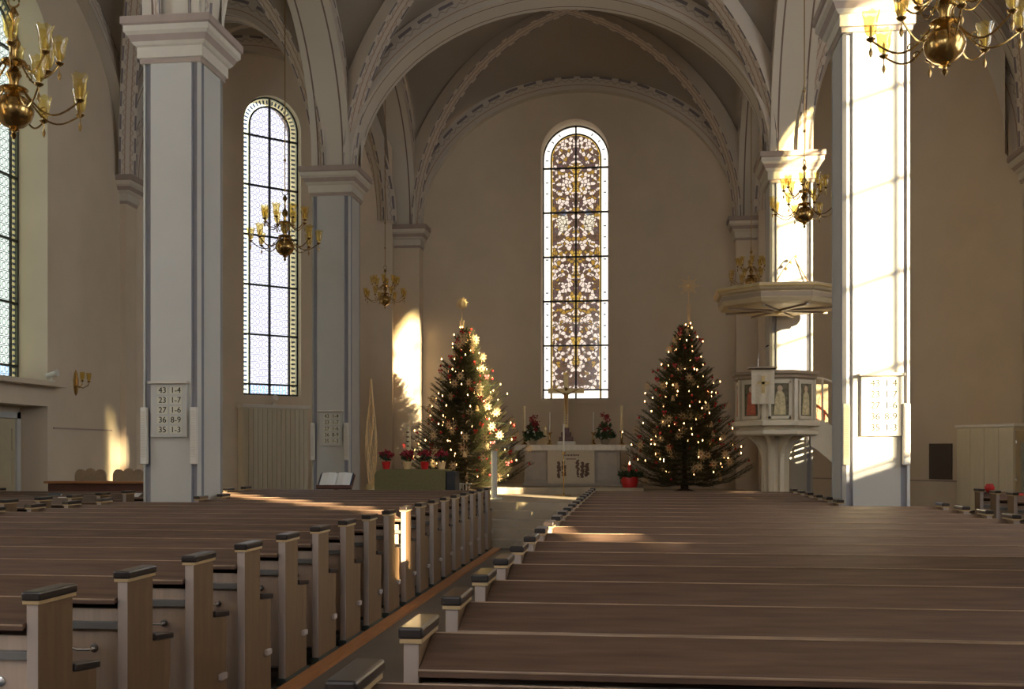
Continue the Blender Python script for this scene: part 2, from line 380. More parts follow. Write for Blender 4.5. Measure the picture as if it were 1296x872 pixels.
def window(pos, ang, W, zb, zt, kind=None):
    NW[0] += 1; zs = zt - W/2; k = kind or KIND
    root = bpy.data.objects.new('window_%d' % NW[0], None); C.objects.link(root); struct(root)
    root.location = pos; root.rotation_euler = (0,0,ang)
    key = (k, W, zb, zt)
    if key not in PANES: PANES[key] = glass_pane('pane_'+k, W, zb, zs, k)
    out = [(-W/2, zb)] + [(W/2, zb)] + arc_pts(0, zs, W/2, 0, pi, 24)
    g = MB(); g.prism_y(out, -0.008, 0.008); g.build('glass', PANES[key], root)
    f = MB()
    def band(outer, inner, y0, y1):
        n = len(outer)
        for i in range(n-1):
            f.prism_y([outer[i], outer[i+1], inner[i+1], inner[i]], y0, y1)
    def contour(off): return [(W/2-off, zb)] + [(W/2-off, zs)] + arc_pts(0, zs, W/2-off, 0, pi, 24)[1:] + [(-W/2+off, zb)]
    band(contour(-.02), contour(.035), -.03, .03)
    band(contour(.21), contour(.248), -.02, .02)
    f.box(-W/2, W/2, -.03, .03, zb, zb+.05)
    f.box(-.022, .022, -.03, .03, zb, zt)
    hz = zb + .28
    while hz < zt - .5:
        f.box(-W/2, W/2, -.03, .03, hz-.022, hz+.022); hz += 1.215
    f.build('frame', LEAD, root)
    # daylight enters here: portal for the sky behind the glass
    pl = bpy.data.lights.new('sky_portal', 'AREA'); pl.shape = 'RECTANGLE'; pl.size = W; pl.size_y = zt - zb
    pl.cycles.is_portal = True
    po = bpy.data.objects.new('sky_portal', pl); C.objects.link(po); po.parent = root
    po.location = (0, .2, (zb+zt)/2); po.rotation_euler = (R(-90), 0, 0)
    return root
KIND = 'clear'
# left aisle wall runs towards +Y: outside (its left) is -X
wall('wall_left', (AL, YB), (AL, 23.0), [(y-YB, WW, WZB, WZT) for y in (-4.8, 3.0, 10.85)] + [(18.75-YB, WW, WZB, WZT)], niches=[(18.75-YB, 2.6)])
KIND = 'plain'
wall('wall_left_diagonal', (AL, 23.0), (-6.5, 27.9), [(3.51, 1.52, WZB, WZT)], inset=.2)
KIND = 'stained'
wall('wall_end', (-7.6, YE), (4.2, YE), [(CX+.02+7.6, 1.82, 3.14, 10.65)])
KIND = 'plain'
wall('wall_right_diagonal', (3.02, 27.9), (AR, 23.0), [(4.9*1.4142-3.51, 1.52, WZB, WZT)], inset=.2)
KIND = 'clear'
wall('wall_right', (AR, 23.0), (AR, YB), [(23.0-y, 2.1, WZB if y > 0 else 3.65, WZT) for y in (16.0, 10.25, 7.95, -1.9)])
wall('wall_back', (AR+.7, YB), (AL-.7, YB), [(AR+.7-CX, 2.6, 3.1, 11.0), (AR+.7+9.0, 2.1, WZB, WZT)])  # both windows added out of view to brighten pillar fronts and near pews
# back of the niche under the first left window, with its door
b = MB(); b.box(AL-.62, AL-.56, 17.7, 19.8, -.1, 2.7); struct(b.build('wall_niche', PLASTER))
dr = bpy.data.objects.new('door_1', None); C.objects.link(dr); struct(dr); dr.location = (AL-.55, 18.75, 0)
b = MB(); b.box(0, .05, -.62, .62, 0, 2.35)
b.build('door_leaf', DOORW, dr)
b = MB()
for (a, e) in ((-.54, -.05), (.05, .54)):
    for (z0, z1) in ((.2, .95), (1.05, 1.6), (1.7, 2.2)):
        b.box(.05, .065, a, a+.04, z0, z1); b.box(.05, .065, e-.04, e, z0, z1); b.box(.05, .065, a, e, z0, z0+.04); b.box(.05, .065, a, e, z1-.04, z1)
b.build('door_moulding', DOORW, dr)
b = MB(); b.box(0, .09, -.75, -.62, 0, 2.48); b.box(0, .09, .62, .75, 0, 2.48); b.box(0, .09, -.75, .75, 2.36, 2.48); b.build('door_frame', PILLARW, dr)
b = MB(); b.tube([(.06, -.5, 1.05), (.12, -.5, 1.05), (.12, -.38, 1.05)], .012); b.build('door_handle', BRASS, dr)
# sill mouldings and dado lines
b = MB(); b.box(AL, AL+.06, 17.6, 19.9, 2.98, 3.06); struct(b.build('trim_1', CAPW))
b = MB(); b.box(AL, AL+.015, 19.85, 22.2, 2.17, 2.20); struct(b.build('trim_2', CAPB))
b = MB(); b.box(CX-.97, CX+1.01, YE-.03, YE+.65, 3.02, 3.12); struct(b.build('trim_3', PLASTER))
for (a, e) in ((-7.5, -6.56), (2.92+.12, 4.0)):
    b = MB(); b.box(a, e, 27.95, 29.3, 0, 13); struct(b.build('wall_corner', PLASTER))
# floor, pew platforms, steps and chancel platform
b = MB(); b.box(AL-.7, AR+.7, YB, YE+.3, -.12, 0); struct(b.build('floor', FLOOR))
b = MB(); b.box(-7.05, -2.55, 2.6, 18.75, 0, .006); struct(b.build('trim_4', PLANK))
b = MB(); b.box(-2.55, -2.42, 2.6, 18.75, 0, .030); struct(b.build('trim_5', EDGE))
b = MB(); b.box(-.78, 3.75, 2.4, 18.75, 0, .006); struct(b.build('trim_6', PLANK))
b = MB()
for k in range(5): b.box(-3.9, .45, 18.95+.4*k, 19.35+.4*k, 0, .15*(k+1))
struct(b.build('trim_7', STEP, bevel=.01))
b = MB(); b.box(-6.9, -3.9, 20.55, YE, 0, .75); b.box(-3.9, .45, 20.95, YE, 0, .75); b.box(.45, 3.4, 20.55, YE, 0, .75)
b.box(-3.55, .1, 24.6, 27.6, .75, .90)
struct(b.build('trim_8', STEP))

# ------------------------------------------------------------------ arches, ribs and vaults
def arch_band(name, p0, p1, z0, rise, width, thick, mats, n=40, off=0.0):
    p0 = Vector((*p0, 0)); p1 = Vector((*p1, 0)); c = (p0+p1)/2; L = (p1-p0).length/2
    d = (p1-p0).normalized(); nn = Vector((-d.y, d.x, 0)); b = MB(); b.uv = []
    rows = []; s = 0; prev = None
    for i in range(n+1):
        a = pi - pi*i/n
        P = c + d*(L*cos(a)) + Vector((0,0,z0+rise*sin(a)))
        nx, nz = cos(a)/L, sin(a)/rise; m = sqrt(nx*nx+nz*nz)
        N = d*(nx/m) + Vector((0,0,nz/m))
        if prev is not None: s += (P-prev).length
        prev = P
        rows.append((P + nn*(width/2), P - nn*(width/2), P + N*thick - nn*(width/2), P + N*thick + nn*(width/2), s))
    def quad(a, b2, c2, d2, uvs, mi):
        k = len(b.v); b.v += [tuple(a), tuple(b2), tuple(c2), tuple(d2)]; b.f.append([k, k+1, k+2, k+3]); b.mi.append(mi); b.uv.append(uvs)
    for i in range(n):
        A, B = rows[i], rows[i+1]; u0, u1 = A[4], B[4]
        quad(A[1], B[1], B[0], A[0], [(u0,-width/2),(u1,-width/2),(u1,width/2),(u0,width/2)], 0)
        quad(A[2], B[2], B[1], A[1], [(u0,thick),(u1,thick),(u1,0),(u0,0)], 1)
        quad(A[0], B[0], B[3], A[3], [(u0,0),(u1,0),(u1,thick),(u0,thick)], 1)
    return struct(b.build(name, mats))
TR = [8]
def tn(): TR[0] += 1; return 'trim_%d' % TR[0]
def boss_of(cs): return sum((Vector((*c, 0)) for c in cs), Vector())/len(cs)
def vault(cs, ribs=True, hb=HV+.35, skip=()):
    P = boss_of(cs); b = MB(); n = len(cs); N = 18
    for i in range(n):
        A = Vector((*cs[i], 0))
        for j in ((i+1) % n, (i-1) % n):
            M = (A + Vector((*cs[j], 0)))/2; rows = []
            for k in range(N+1):
                t = 1-cos(k/N*pi/2)
                z = sqrt(max(0, 1-(1-t)**2))
                g = A.lerp(P, t) + Vector((0,0,ZS+hb*z)); a = A.lerp(M, t) + Vector((0,0,ZS+HV*z))
                row = []
                for q in range(7):
                    f = q/6; pt = a.lerp(g, f); pt.z += .12*sin(pi*f)*z*0.5
                    row.append(pt)
                rows.append(row)
            vs = [p for r in rows for p in r]; fs = []
            for k in range(N):
                for q in range(6): fs.append((k*7+q, k*7+q+1, (k+1)*7+q+1, (k+1)*7+q))
            b.add(vs, fs)
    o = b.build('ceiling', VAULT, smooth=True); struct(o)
    if ribs:
        for i in range(n):
            if i in skip: continue
            A = Vector((*cs[i], 0)); D = (P-A); Dn = D.normalized(); side = Vector((-Dn.y, Dn.x, 0)); t0 = .50/D.length
            r = MB(); r.uv = []; pts = []; s = 0; pv = None
            for k in range(31):
                tt = 1-cos(k/30*pi/2); t = t0+(1-t0)*tt
                zl = ZS + (hb-.16)*sqrt(max(0, 1-(1-tt)**2)); zu = ZS + hb*sqrt(max(0, 1-(1-t)**2)) + .04
                q = A.lerp(P, t); lo = q+Vector((0,0,zl)); hi = q+Vector((0,0,zu))
                if pv is not None: s += (lo-pv).length
                pv = lo
                pts.append((lo+side*.18, lo-side*.18, hi-side*.18, hi+side*.18, s))
            for k in range(30):
                X, Y = pts[k], pts[k+1]
                for (a, c, va, vc) in ((0, 1, .18, -.18), (1, 2, 0, 0), (3, 0, 0, 0)):
                    m = len(r.v); r.v += [tuple(X[a]), tuple(Y[a]), tuple(Y[c]), tuple(X[c])]; r.f.append([m, m+1, m+2, m+3]); r.mi.append(0)
                    r.uv.append([(X[4], va), (Y[4], va), (Y[4], vc), (X[4], vc)])
            struct(r.build(tn(), RIBM))
ybays = [(YB, YP[0]), (YP[0], YP[1]), (YP[1], YP[2]), (YP[2], YP[3])]
for (a, e) in ybays:
    vault([(XL, a), (XR, a), (XR, e), (XL, e)])
    vault([(AL, a), (XL, a), (XL, e), (AL, e)])
    vault([(XR, a), (AR, a), (AR, e), (XR, e)])
vault([(XL, YP[3]), (XR, YP[3]), (2.95, YE-.1), (-6.4, YE-.1)], hb=4.65)
vault([(AL, YP[3]), (XL, YP[3]), (XL, 28.0)])
vault([(XR, YP[3]), (AR, YP[3]), (XR, 28.0)])
AM = [SOFFIT, ARCHFACE]; AMS = [SOFFITS, ARCHFACE]
for y in YP:                                        # across the nave and the aisles
    arch_band(tn(), (XL+PW, y), (XR-PW, y), ZS, RISE, .84, .45, AM)
    arch_band(tn(), (AL+.12, y), (XL-PW, y), ZS, RISE, .50, .45, AMS)
    arch_band(tn(), (XR+PW, y), (AR-.12, y), ZS, RISE, .50, .45, AMS)
for x in (XL, XR):                                  # arcades
    for (a, e) in ybays[1:]: arch_band(tn(), (x, a+PW), (x, e-PW), ZS, RISE, .84, .45, AM)
    arch_band(tn(), (x, YP[3]+PW), (x + (.18 if x < 0 else -.12), YE-.45), ZS, RISE, .84, .45, AM)
arch_band(tn(), (-5.85, YE-.1), (2.50, YE-.1), ZS, 3.55, .30, .45, AMS)
for (a, e) in ybays:                                # wall arches
    arch_band(tn(), (AL+.1, a+.25), (AL+.1, e-.25), ZS, RISE+.1, .3, .42, AMS)
    arch_band(tn(), (AR-.1, a+.25), (AR-.1, e-.25), ZS, RISE+.1, .3, .42, AMS)
arch_band(tn(), (AL+.25, 23.1), (-6.75, 27.6), ZS, RISE+.1, .3, .42, AMS)
arch_band(tn(), (AR-.25, 23.1), (3.27, 27.6), ZS, RISE+.1, .3, .42, AMS)

# ------------------------------------------------------------------ pillars
def shaft_mesh(hw):
    b = MB(); n_, st, dp = .085, .055, .045   # stepped corners: width of the step, painted part, depth
    z0, z1 = 0, 7.25
    w_ = hw; g = .13
    # walk one side: corner step, main face
    pts = []; mi = []
    for k in range(4):
        c, s = [(1,0),(0,1),(-1,0),(0,-1)][k]
        rot = lambda x, y: (x*c - y*s, x*s + y*c)
        seq = [((-w_, -w_+dp), 0), ((-w_+.045, -w_+dp), 1), ((-w_+g-.01, -w_+dp), 1), ((-w_+g, -w_), 0), ((w_-g, -w_), 1), ((w_-g+.01, -w_+dp), 1), ((w_-.045, -w_+dp), 0), ((w_, -w_+dp), 0)]
        for (p, m) in seq: pts.append(rot(*p)); mi.append(m)
    n = len(pts)
    vs = [(x, y, z0) for x, y in pts] + [(x, y, z1) for x, y in pts]
    for i in range(n): b.add([], []); b.f.append([i, (i+1) % n, n+(i+1) % n, n+i]); b.mi.append(mi[i])
    b.v = vs
    b.f.append(list(range(n, 2*n))); b.mi.append(0)
    return b
CAPPROF = [(0.02, 0.0, 1), (0.02, .06, 0), (.05, .07, 0), (.05, .22, 0), (.08, .24, 0), (.11, .28, 1), (.15, .36, 0), (.19, .40, 0), (.19, .48, 1), (.22, .50, 1), (.22, .60, 0)]
def capital_mesh(hx, hy, z=7.2):
    b = MB(); vs = []; n = 4
    for (o, h, m) in CAPPROF: vs += [(-hx-o, -hy-o, z+h), (hx+o, -hy-o, z+h), (hx+o, hy+o, z+h), (-hx-o, hy+o, z+h)]
    b.v = vs
    for i in range(len(CAPPROF)-1):
        for k in range(4): b.f.append([i*4+k, i*4+(k+1) % 4, (i+1)*4+(k+1) % 4, (i+1)*4+k]); b.mi.append(CAPPROF[i][2])
    b.f.append([0, 1, 2, 3]); b.mi.append(0); l = (len(CAPPROF)-1)*4; b.f.append([l, l+1, l+2, l+3]); b.mi.append(1)
    return b
PLAB = {(XL, 2): 'near left square white pillar with grey corner stripes', (XR, 2): 'near right square white pillar, sunlit front, beside the right aisle',
        (XL, 3): 'far left white pillar at the corner of the chancel', (XR, 3): 'far right white pillar that carries the pulpit',
        (XL, 1): 'left nave pillar level with the nearest pews', (XR, 1): 'right nave pillar level with the nearest pews',
        (XL, 0): 'left nave pillar behind the viewpoint', (XR, 0): 'right nave pillar behind the viewpoint'}
for x in (XL, XR):
    for i, y in enumerate(YP):
        t = thing('pillar', PLAB[(x, i)], 'pillar', (x, y, 0)); t['kind'] = 'structure'
        shaft_mesh(PW).build('shaft', [PILLARW, STRIPE], t)
        capital_mesh(PW, PW).build('capital', [CAPW, CAPB], t)
        b = MB(); b.box(-PW, PW, -PW, PW, 7.8, 8.6); b.build('springer', PILLARW, t)
for x in (-6.22, 2.86):
    b = MB(); b.box(-.36, .36, -.25, .25, 0, 7.25); o = b.build(tn(), PLASTER, loc=(x, YE-.2, 0)); struct(o)
    o = capital_mesh(.36, .25).build(tn(), [CAPW, CAPB], loc=(x, YE-.2, 0)); struct(o)
for x in (AL+.05, AR-.05):
    for y in YP:
        o = capital_mesh(.10, .24).build(tn(), [CAPW, CAPB], loc=(x, y, 0)); struct(o)
        b = MB(); b.box(-.09, .09, -.24, .24, 0, 7.21); struct(b.build(tn(), PLASTER, loc=(x, y, 0)))

# ------------------------------------------------------------------ pews
ORD = ['nearest', 'second', 'third', 'fourth', 'fifth', 'sixth', 'seventh', 'eighth', 'ninth', 'tenth', 'eleventh', 'twelfth', 'thirteenth',
       'fourteenth', 'fifteenth', 'sixteenth', 'seventeenth', 'eighteenth', 'nineteenth', 'twentieth', 'farthest']
def end_mesh():
    b = MB(); t = .0275
    prof = [(0, .03), (.50, .03), (.50, .36), (.485, .42), (.50, .50), (.50, .675), (.285, .70), (.285, 1.045), (0, 1.045)]
    b.prism_x(prof, -t, t)
    for i, fa in enumerate(b.f):
        zs = [b.v[k] for k in fa]
        if all(abs(q[1]) < 1e-6 for q in zs): b.mi[i] = 1       # the edge towards the back is lighter
    return b
def pew(L, name_label, group, hook_at=(), x0=0, y0=0):
    """origin at the left rear corner; local x along the pew"""
    t = thing('pew', name_label, 'pew', (x0, y0, .006), 0, group)
    for e, x in enumerate((.0275, L-.0275)):
        p = end_mesh().build('end_panel', [PEWEND, PEWPOST], t, loc=(x, 0, 0), bevel=.005)
        c = MB(); c.box(-.044, .044, -.018, .30, 1.06, 1.10); c.build('cap', CAPDK, p, bevel=.009)
        c = MB(); c.box(-.038, .038, -.012, .294, 1.045, 1.06); c.build('cap_trim', CAPTRIM, p)
        c = MB(); c.prism_x([(.29, .70), (.515, .675), (.515, .71), (.29, .735)], -.04, .04); c.build('arm_cap', CAPDK, p, bevel=.006)
        c = MB(); c.box(-.036, .036, -.02, .52, 0, .05); c.build('foot', PEWBASE, p)
        if e == (1 if x0 < -2 else 0):
            sx = 1 if x0 < -2 else -1
            c = MB(); c.box(*( (.0275, .055) if sx > 0 else (-.055, -.0275)), .36, .45, .30, .34); c.build('bracket', PEWPOST, p, bevel=.006)
    a, e = .056, L-.056
    c = MB(); c.prism_x([(-.005, .963), (.222, 1.045), (.222, 1.023), (.005, .940)], a, e)
    c.prism_x([(-.028, .958), (.0, .966), (.0, .938), (-.028, .933)], a-.0, e)
    br = c.build('book_rest', PEWTOP, t, bevel=.004)
    c = MB(); c.box(a, e, -.030, -.024, .953, .962); c.box(a, e, .218, .2245, 1.042, 1.048); c.build('painted_glint', PEWGLINT, br, bevel=.003)  # thin pale strips painted as highlights on ledge lip and top edge
    c = MB(); c.prism_x([(.212, 1.037), (.240, 1.037), (.20, .44), (.172, .44)], a, e); c.build('backrest', PEWTOP, t)
    c = MB(); c.box(a, e, .05, .068, .12, .90); c.build('rear_panel', PEWBODY, t)
    c = MB(); c.box(a, e, .012, .050, .800, .838); c.build('shelf_rail', SHELF, t, bevel=.004)
    c = MB(); c.box(a, e, .07, .60, .43, .455); c.build('seat', PEWTOP, t, bevel=.006)
    c = MB(); c.box(a, e, .58, .605, .33, .43); c.build('seat_apron', PEWBODY, t)
    c = MB(); c.box(a, e, -.01, .04, .10, .13); c.build('foot_rail', CAPDK, t)
    for hx in hook_at:
        c = MB(); c.lathe([(.022, 0), (.022, .008), (.008, .012)], 0, 0, 0, 14); c.xf(Matrix.Rotation(R(90), 4, 'X'))
        n0 = len(c.v); c.tube([(0, -.01, 0), (0, -.05, 0), (-.06, -.06, 0), (-.10, -.055, .012)], .007)
        c.build('coat_hook', STEEL, t, loc=(hx, .048, .70), smooth=True)
    return t
def pew_row(xa, xb, y, label, group, protos={}):
    L = round(xb-xa, 3); key = (L, xa < -2)
    if key not in protos:
        t = pew(L, label, group, hook_at=(L-.20,) if xa < 0 and xa > -8 else (), x0=xa, y0=y)
        bpy.context.view_layer.update(); index_kids(t); protos[key] = t
        return t
    t = copy_tree(protos[key]); t.location = (xa, y, .006); t['label'] = label; t['group'] = group
    return t
NL = 18
for k in range(NL):
    y = 4.33+.81*k; xa = -7.0
    if 13.9 < y < 15.3: xa = -6.02
    if y > 15.3: xa = -6.9
    lab = ORD[k] if k < NL-1 else 'farthest'
    extra = ', sunlit end' if k == 6 else ''
    pew_row(xa, -2.555, y, 'brown wooden pew with dark-capped ends left of the aisle, %s in line%s' % (lab, extra), 'pews left of the aisle')
NRW = 20
for k in range(NRW):
    y = 2.80+.80*k - (.06 if k == 0 else 0); xb = 3.62
    if y > 13.8: xb = 2.56
    lab = ORD[k] if k < NRW-1 else 'farthest'
    pew_row(-.80, xb, y, 'brown wooden pew with sloping book rest right of the aisle, %s in line' % lab, 'pews right of the aisle')
for k in range(6):
    pew_row(-10.7, -7.95, 12.7+.81*k, 'dark wooden pew in the left side aisle beyond the near pillar, %s of its block' % ORD[k], 'left side aisle pews')
for k in range(5):
    pew_row(5.55, 7.6, 15.2+.80*k, 'dark wooden pew in the right side aisle before the cream cabin, %s of its block' % ORD[k], 'right side aisle pews')

# ------------------------------------------------------------------ hymn boards, column speakers
def text_mesh(txt, size):
    cu = bpy.data.curves.new('t', 'FONT'); cu.body = txt; cu.size = size; cu.extrude = .002; cu.align_x = 'CENTER'; cu.align_y = 'CENTER'
    o = bpy.data.objects.new('t', cu); me = bpy.data.meshes.new_from_object(o)
    bpy.data.objects.remove(o); return me
def hymn_board(x, y, z, w_, h, label, dep=.05):
    t = thing('hymn_board', label, 'hymn board', (x, y, z), 0, 'hymn boards')
    c = MB(); c.box(-w_/2, w_/2, -dep, 0, 0, h); c.build('board', PILLARW, t, bevel=.004)
    c = MB(); c.box(-w_/2-.03, w_/2+.02, -dep-.05, 0, h, h+.035); c.build('cornice', CAPW, t, bevel=.006)
    for r, (a, e) in enumerate((('43', '1-4'), ('23', '1-7'), ('27', '1-6'), ('36', '8-9'), ('35', '1-3'))):
        zc = h*(.875-.185*r)
        for (cxx, s, cw) in ((-w_*.17, a, w_*.30), (w_*.20, e, w_*.34)):
            c = MB(); c.box(cxx-cw/2, cxx+cw/2, -dep-.006, -dep, zc-h*.068, zc+h*.068); p = c.build('number_card', CARD, t)
            me = text_mesh(s, h*.155); me.materials.append(NUMB); o = bpy.data.objects.new('number', me); C.objects.link(o); o.parent = p
            o.location = (cxx, -dep-.008, zc); o.rotation_euler = (R(90), 0, 0)
    return t
f1 = YP[2]-PW; f2 = YP[3]-PW
hymn_board(XL-.01, f1-.001, 1.92, .53, .75, 'cream hymn board with five rows of black numbers on the near left pillar')
hymn_board(XR+.06, f1-.001, 1.92, .53, .78, 'cream hymn board glaring in sunlight on the near right pillar')
hymn_board(XL+.02, f2-.001, 1.85, .50, .72, 'cream hymn board on the far left pillar beside the slatted cabinet')
def speaker(x, y, z, label, group, h=.80):
    t = thing('column_speaker', label, 'speaker', (x, y, z), 0, group)
    c = MB(); c.box(-.045, .045, -.09, 0, 0, h); c.build('housing', WHITE, t, bevel=.012)
    c = MB()
    for k in range(26): c.box(-.034, .034, -.094, -.089, .10+k*(h-.14)/26, .10+k*(h-.14)/26+.012)
    c.build('grille', CAPW, t)
    c = MB(); c.box(-.02, .02, 0, .045, .1, .14); c.box(-.02, .02, 0, .045, h-.14, h-.1); c.build('wall_bracket', STEEL, t)
speaker(XL-PW+.06, f1, 1.54, 'slim white column speaker on the left edge of the near left pillar', 'column speakers')
speaker(XL+PW-.07, f1, 1.54, 'slim white column speaker on the right edge of the near left pillar', 'column speakers')
speaker(XR-PW+.03, f1, 1.54, 'slim white column speaker on the left edge of the near right pillar', 'column speakers')
speaker(XR+PW-.07, f1, 1.54, 'slim white column speaker on the right edge of the near right pillar', 'column speakers')
speaker(XL-PW+.05, f2, 1.54, 'slim white column speaker on the left edge of the far left pillar', 'column speakers')
speaker(XL+PW-.07, f2, 1.54, 'slim white column speaker on the right edge of the far left pillar', 'column speakers')

# ------------------------------------------------------------------ chandeliers
def chandelier_proto():
    t = thing('chandelier', 'x', 'chandelier', (0, 0, 0), 0, 'brass chandeliers')
    c = MB()
    prof = [(.004,-.27),(.018,-.255),(.028,-.235),(.014,-.215),(.02,-.20),(.05,-.19),(.03,-.175),(.09,-.150),(.145,-.10),(.170,-.035),(.172,.0),(.150,.06),(.10,.11),(.05,.13),(.035,.15),
            (.11,.165),(.125,.18),(.11,.195),(.035,.21),(.045,.27),(.07,.31),(.045,.36),(.028,.39),(.10,.41),(.11,.425),(.10,.44),(.03,.455),(.026,.52),(.045,.56),(.06,.60),(.04,.64),(.018,.68),
            (.014,.80),(.03,.83),(.045,.86),(.03,.89),(.012,.92)]
    c.lathe(prof, n=20); c.build('stem_and_ball', BRASS, t, smooth=True)
    c = MB(); pts = [(.05*cos(a), 0, .97+.05*sin(a)) for a in [2*pi*i/14 for i in range(15)]]; c.tube(pts, .009); c.build('ring', BRASSD, t, smooth=True)
    for tier, (n, rad, zb, zc, off) in enumerate(((8, .60, .18, .10, 0), (8, .38, .425, .40, .39))):
        for k in range(n):
            a = off+2*pi*k/n
            c = MB(); e = rad
            pts = []
            for i in range(15):
                u = i/14
                if tier == 0: x = .10+(e-.10)*u; z = zb - .02 - .20*sin(pi*min(1, u*.98))*(1-.25*u) + (zc-zb)*u
                else: x = .09+(e-.09)*u; z = zb - .13*sin(pi*u) + .03*u
                pts.append((x, 0, z))
            zt = pts[-1][2]
            c.tube(pts, .009, 6)
            c.tube([(e*.45+.03*cos(q), 0, pts[6][2]+.035+.03*sin(q)) for q in [2*pi*i/10-pi/2 for i in range(9)]], .006, 5)
            c.lathe([(.006, zt-.02), (.035, zt), (.042, zt+.012), (.015, zt+.02), (.016, zt+.035)], e, 0, 0, 10)
            arm = c.build('arm', BRASS, t, smooth=True, rot=(0, 0, a))
            g = MB(); n_ = 12; prof = [(.024, .035), (.044, .06), (.052, .11), (.058, .17), (.076, .225)]
            vs = []; 
            for (rr, zz) in prof:
                for q in range(n_):
                    an = 2*pi*q/n_; r2 = rr*(1+.10*(q % 2)*(1 if zz > .1 else 0)); vs.append((e+r2*cos(an), r2*sin(an), zt+zz+(.02 if (q % 2 and zz > .15) else 0)))
            fs = [(i*n_+q, i*n_+(q+1) % n_, (i+1)*n_+(q+1) % n_, (i+1)*n_+q) for i in range(len(prof)-1) for q in range(n_)]
            g.add(vs, fs); g.build('glass_shade', SHADE, arm, smooth=True)
            g = MB(); g.lathe([(.011, .03), (.011, .11), (.007, .125), (.002, .135)], e, 0, zt, 8); g.build('candle', IVORY, arm, smooth=True)
            if k % 2 == 0 or tier == 0:
                g = MB(); g.tube([(e, 0, zt-.0), (e, 0, zt-.07)], .005, 5); g.lathe([(.002, -.15), (.014, -.125), (.018, -.105), (.010, -.08), (.002, -.06)], e, 0, zt, 8); g.build('drop', BRASSD, arm, smooth=True)
    return t
cp = chandelier_proto(); bpy.context.view_layer.update(); index_kids(cp)
CH = [(-6.62, 10.75, 5.36, 1.18, 'large brass chandelier with amber glass shades, cut by the left edge of the view'),
      (XL+.22, 18.75, 5.42, 1.0, 'brass chandelier with amber shades hanging before the tall left window'),
      (-6.20, 25.85, 5.46, .82, 'small brass chandelier hanging left of the chancel above the sunlit patch'),
      (XR, 11.35, 5.85, 1.2, 'large brass chandelier hanging before the near right pillar, cut by the top edge'),
      (2.92, 19.6, 5.95, .95, 'brass chandelier hanging before the sunlit far right pillar'),
      (2.62, 25.8, 5.72, .82, 'brass chandelier half hidden behind the pulpit canopy')]
for i, (x, y, z, s, lab) in enumerate(CH):
    t = cp if i == 0 else copy_tree(cp)
    t.location = (x, y, z); t.scale = (s, s, s); t.rotation_euler = (0, 0, .21*i+.1); t['label'] = lab
    ztop = ZS+RISE-.02
    c = MB(); L = (ztop-z)/s
    c.tube([(0, 0, .98), (0, 0, L)], .011, 6)
    for zz in (1.55, 2.3): c.sphere((0, 0, zz), .028, 8, 6)
    c.build('suspension_rod', BRASSD, t, smooth=True)

# ------------------------------------------------------------------ pulpit with canopy
PX, PY = 2.60, 21.15
t = thing('pulpit', 'cream octagonal pulpit with painted figure panels on a ribbed foot at the far right pillar', 'pulpit', (PX, PY, .75))
def octa(r, rot=pi/8): return [(r*cos(rot+2*pi*k/8), r*sin(rot+2*pi*k/8)) for k in range(8)]
def octlathe(prof, mats_i, name, m, par, rot=pi/8):
    c = MB(); vs = []
    for (r_, z) in prof: vs += [(x, y, z) for x, y in octa(r_, rot)]
    fs = []; 
    for i in range(len(prof)-1):
        for k in range(8): fs.append((i*8+k, i*8+(k+1) % 8, (i+1)*8+(k+1) % 8, (i+1)*8+k))
    fs.append(tuple(range(8))); fs.append(tuple((len(prof)-1)*8+k for k in range(8)))
    c.add(vs, fs); return c.build(name, m, par)
octlathe([(.76, 1.27), (.82, 1.30), (.82, 1.36), (.78, 1.38), (.70, 1.42), (.72, 1.44), (.86, 1.46), (.86, 1.54), (.80, 1.56)], 0, 'base_moulding', PULPITW, t)
octlathe([(.74, 1.55), (.74, 2.33)], 0, 'drum', PULPITW, t)
octlathe([(.75, 2.33), (.80, 2.36), (.80, 2.40), (.86, 2.43), (.86, 2.48), (.70, 2.50)], 0, 'top_rail', PULPITB, t)
ap = .74*cos(pi/8)
for k in range(8):
    a = 2*pi*k/8
    if not (pi*.95 < a < 2*pi*1.02): continue
    c = MB(); M = Matrix.Rotation(a, 4, 'Z') @ Matrix.Translation((ap, 0, 1.94))
    c.box(0, .02, -.16, .16, -.30, .30); p = c.xf(M).build('painted_panel', PAINTDK, t)
    f = MB()
    for (y0, y1, z0, z1) in ((-.21, -.16, -.36, .36), (.16, .21, -.36, .36), (-.21, .21, -.36, -.30), (-.21, .21, .30, .36)): f.box(0, .04, y0, y1, z0, z1)
    f.xf(M).build('panel_frame', PULPITW, p, bevel=.006)
    f = MB(); f.prism([(-.11,-.28),(.11,-.28),(.10,-.05),(.08,.10),(.04,.16),(-.04,.16),(-.08,.10),(-.09,-.05)], lambda q: (.021, q[0], q[1]), lambda q: (.030, q[0], q[1]))
    f.xf(M).build('painted_robe', ROBER if k in (5, 4) else ROBEY, p)
    f = MB(); f.prism([(.05*cos(q), .205+.06*sin(q)) for q in [2*pi*i/12 for i in range(12)]], lambda q: (.022, q[0], q[1]), lambda q: (.033, q[0], q[1])); f.xf(M).build('painted_head', SKIN, p)
for k in range(8):
    a = pi/8+2*pi*k/8; c = MB()
    c.box(.70, .775, -.035, .035, 1.56, 2.33); c.xf(Matrix.Rotation(a, 4, 'Z')).build('corner_strip', PULPITW, t)
c = MB(); c.prism_z(octa(.20), 0, 1.3); c.build('foot_column', PULPITW, t, bevel=.01)
c = MB(); c.prism_z(octa(.34), 0, .12); c.build('foot_plinth', PULPITW, t, bevel=.02)
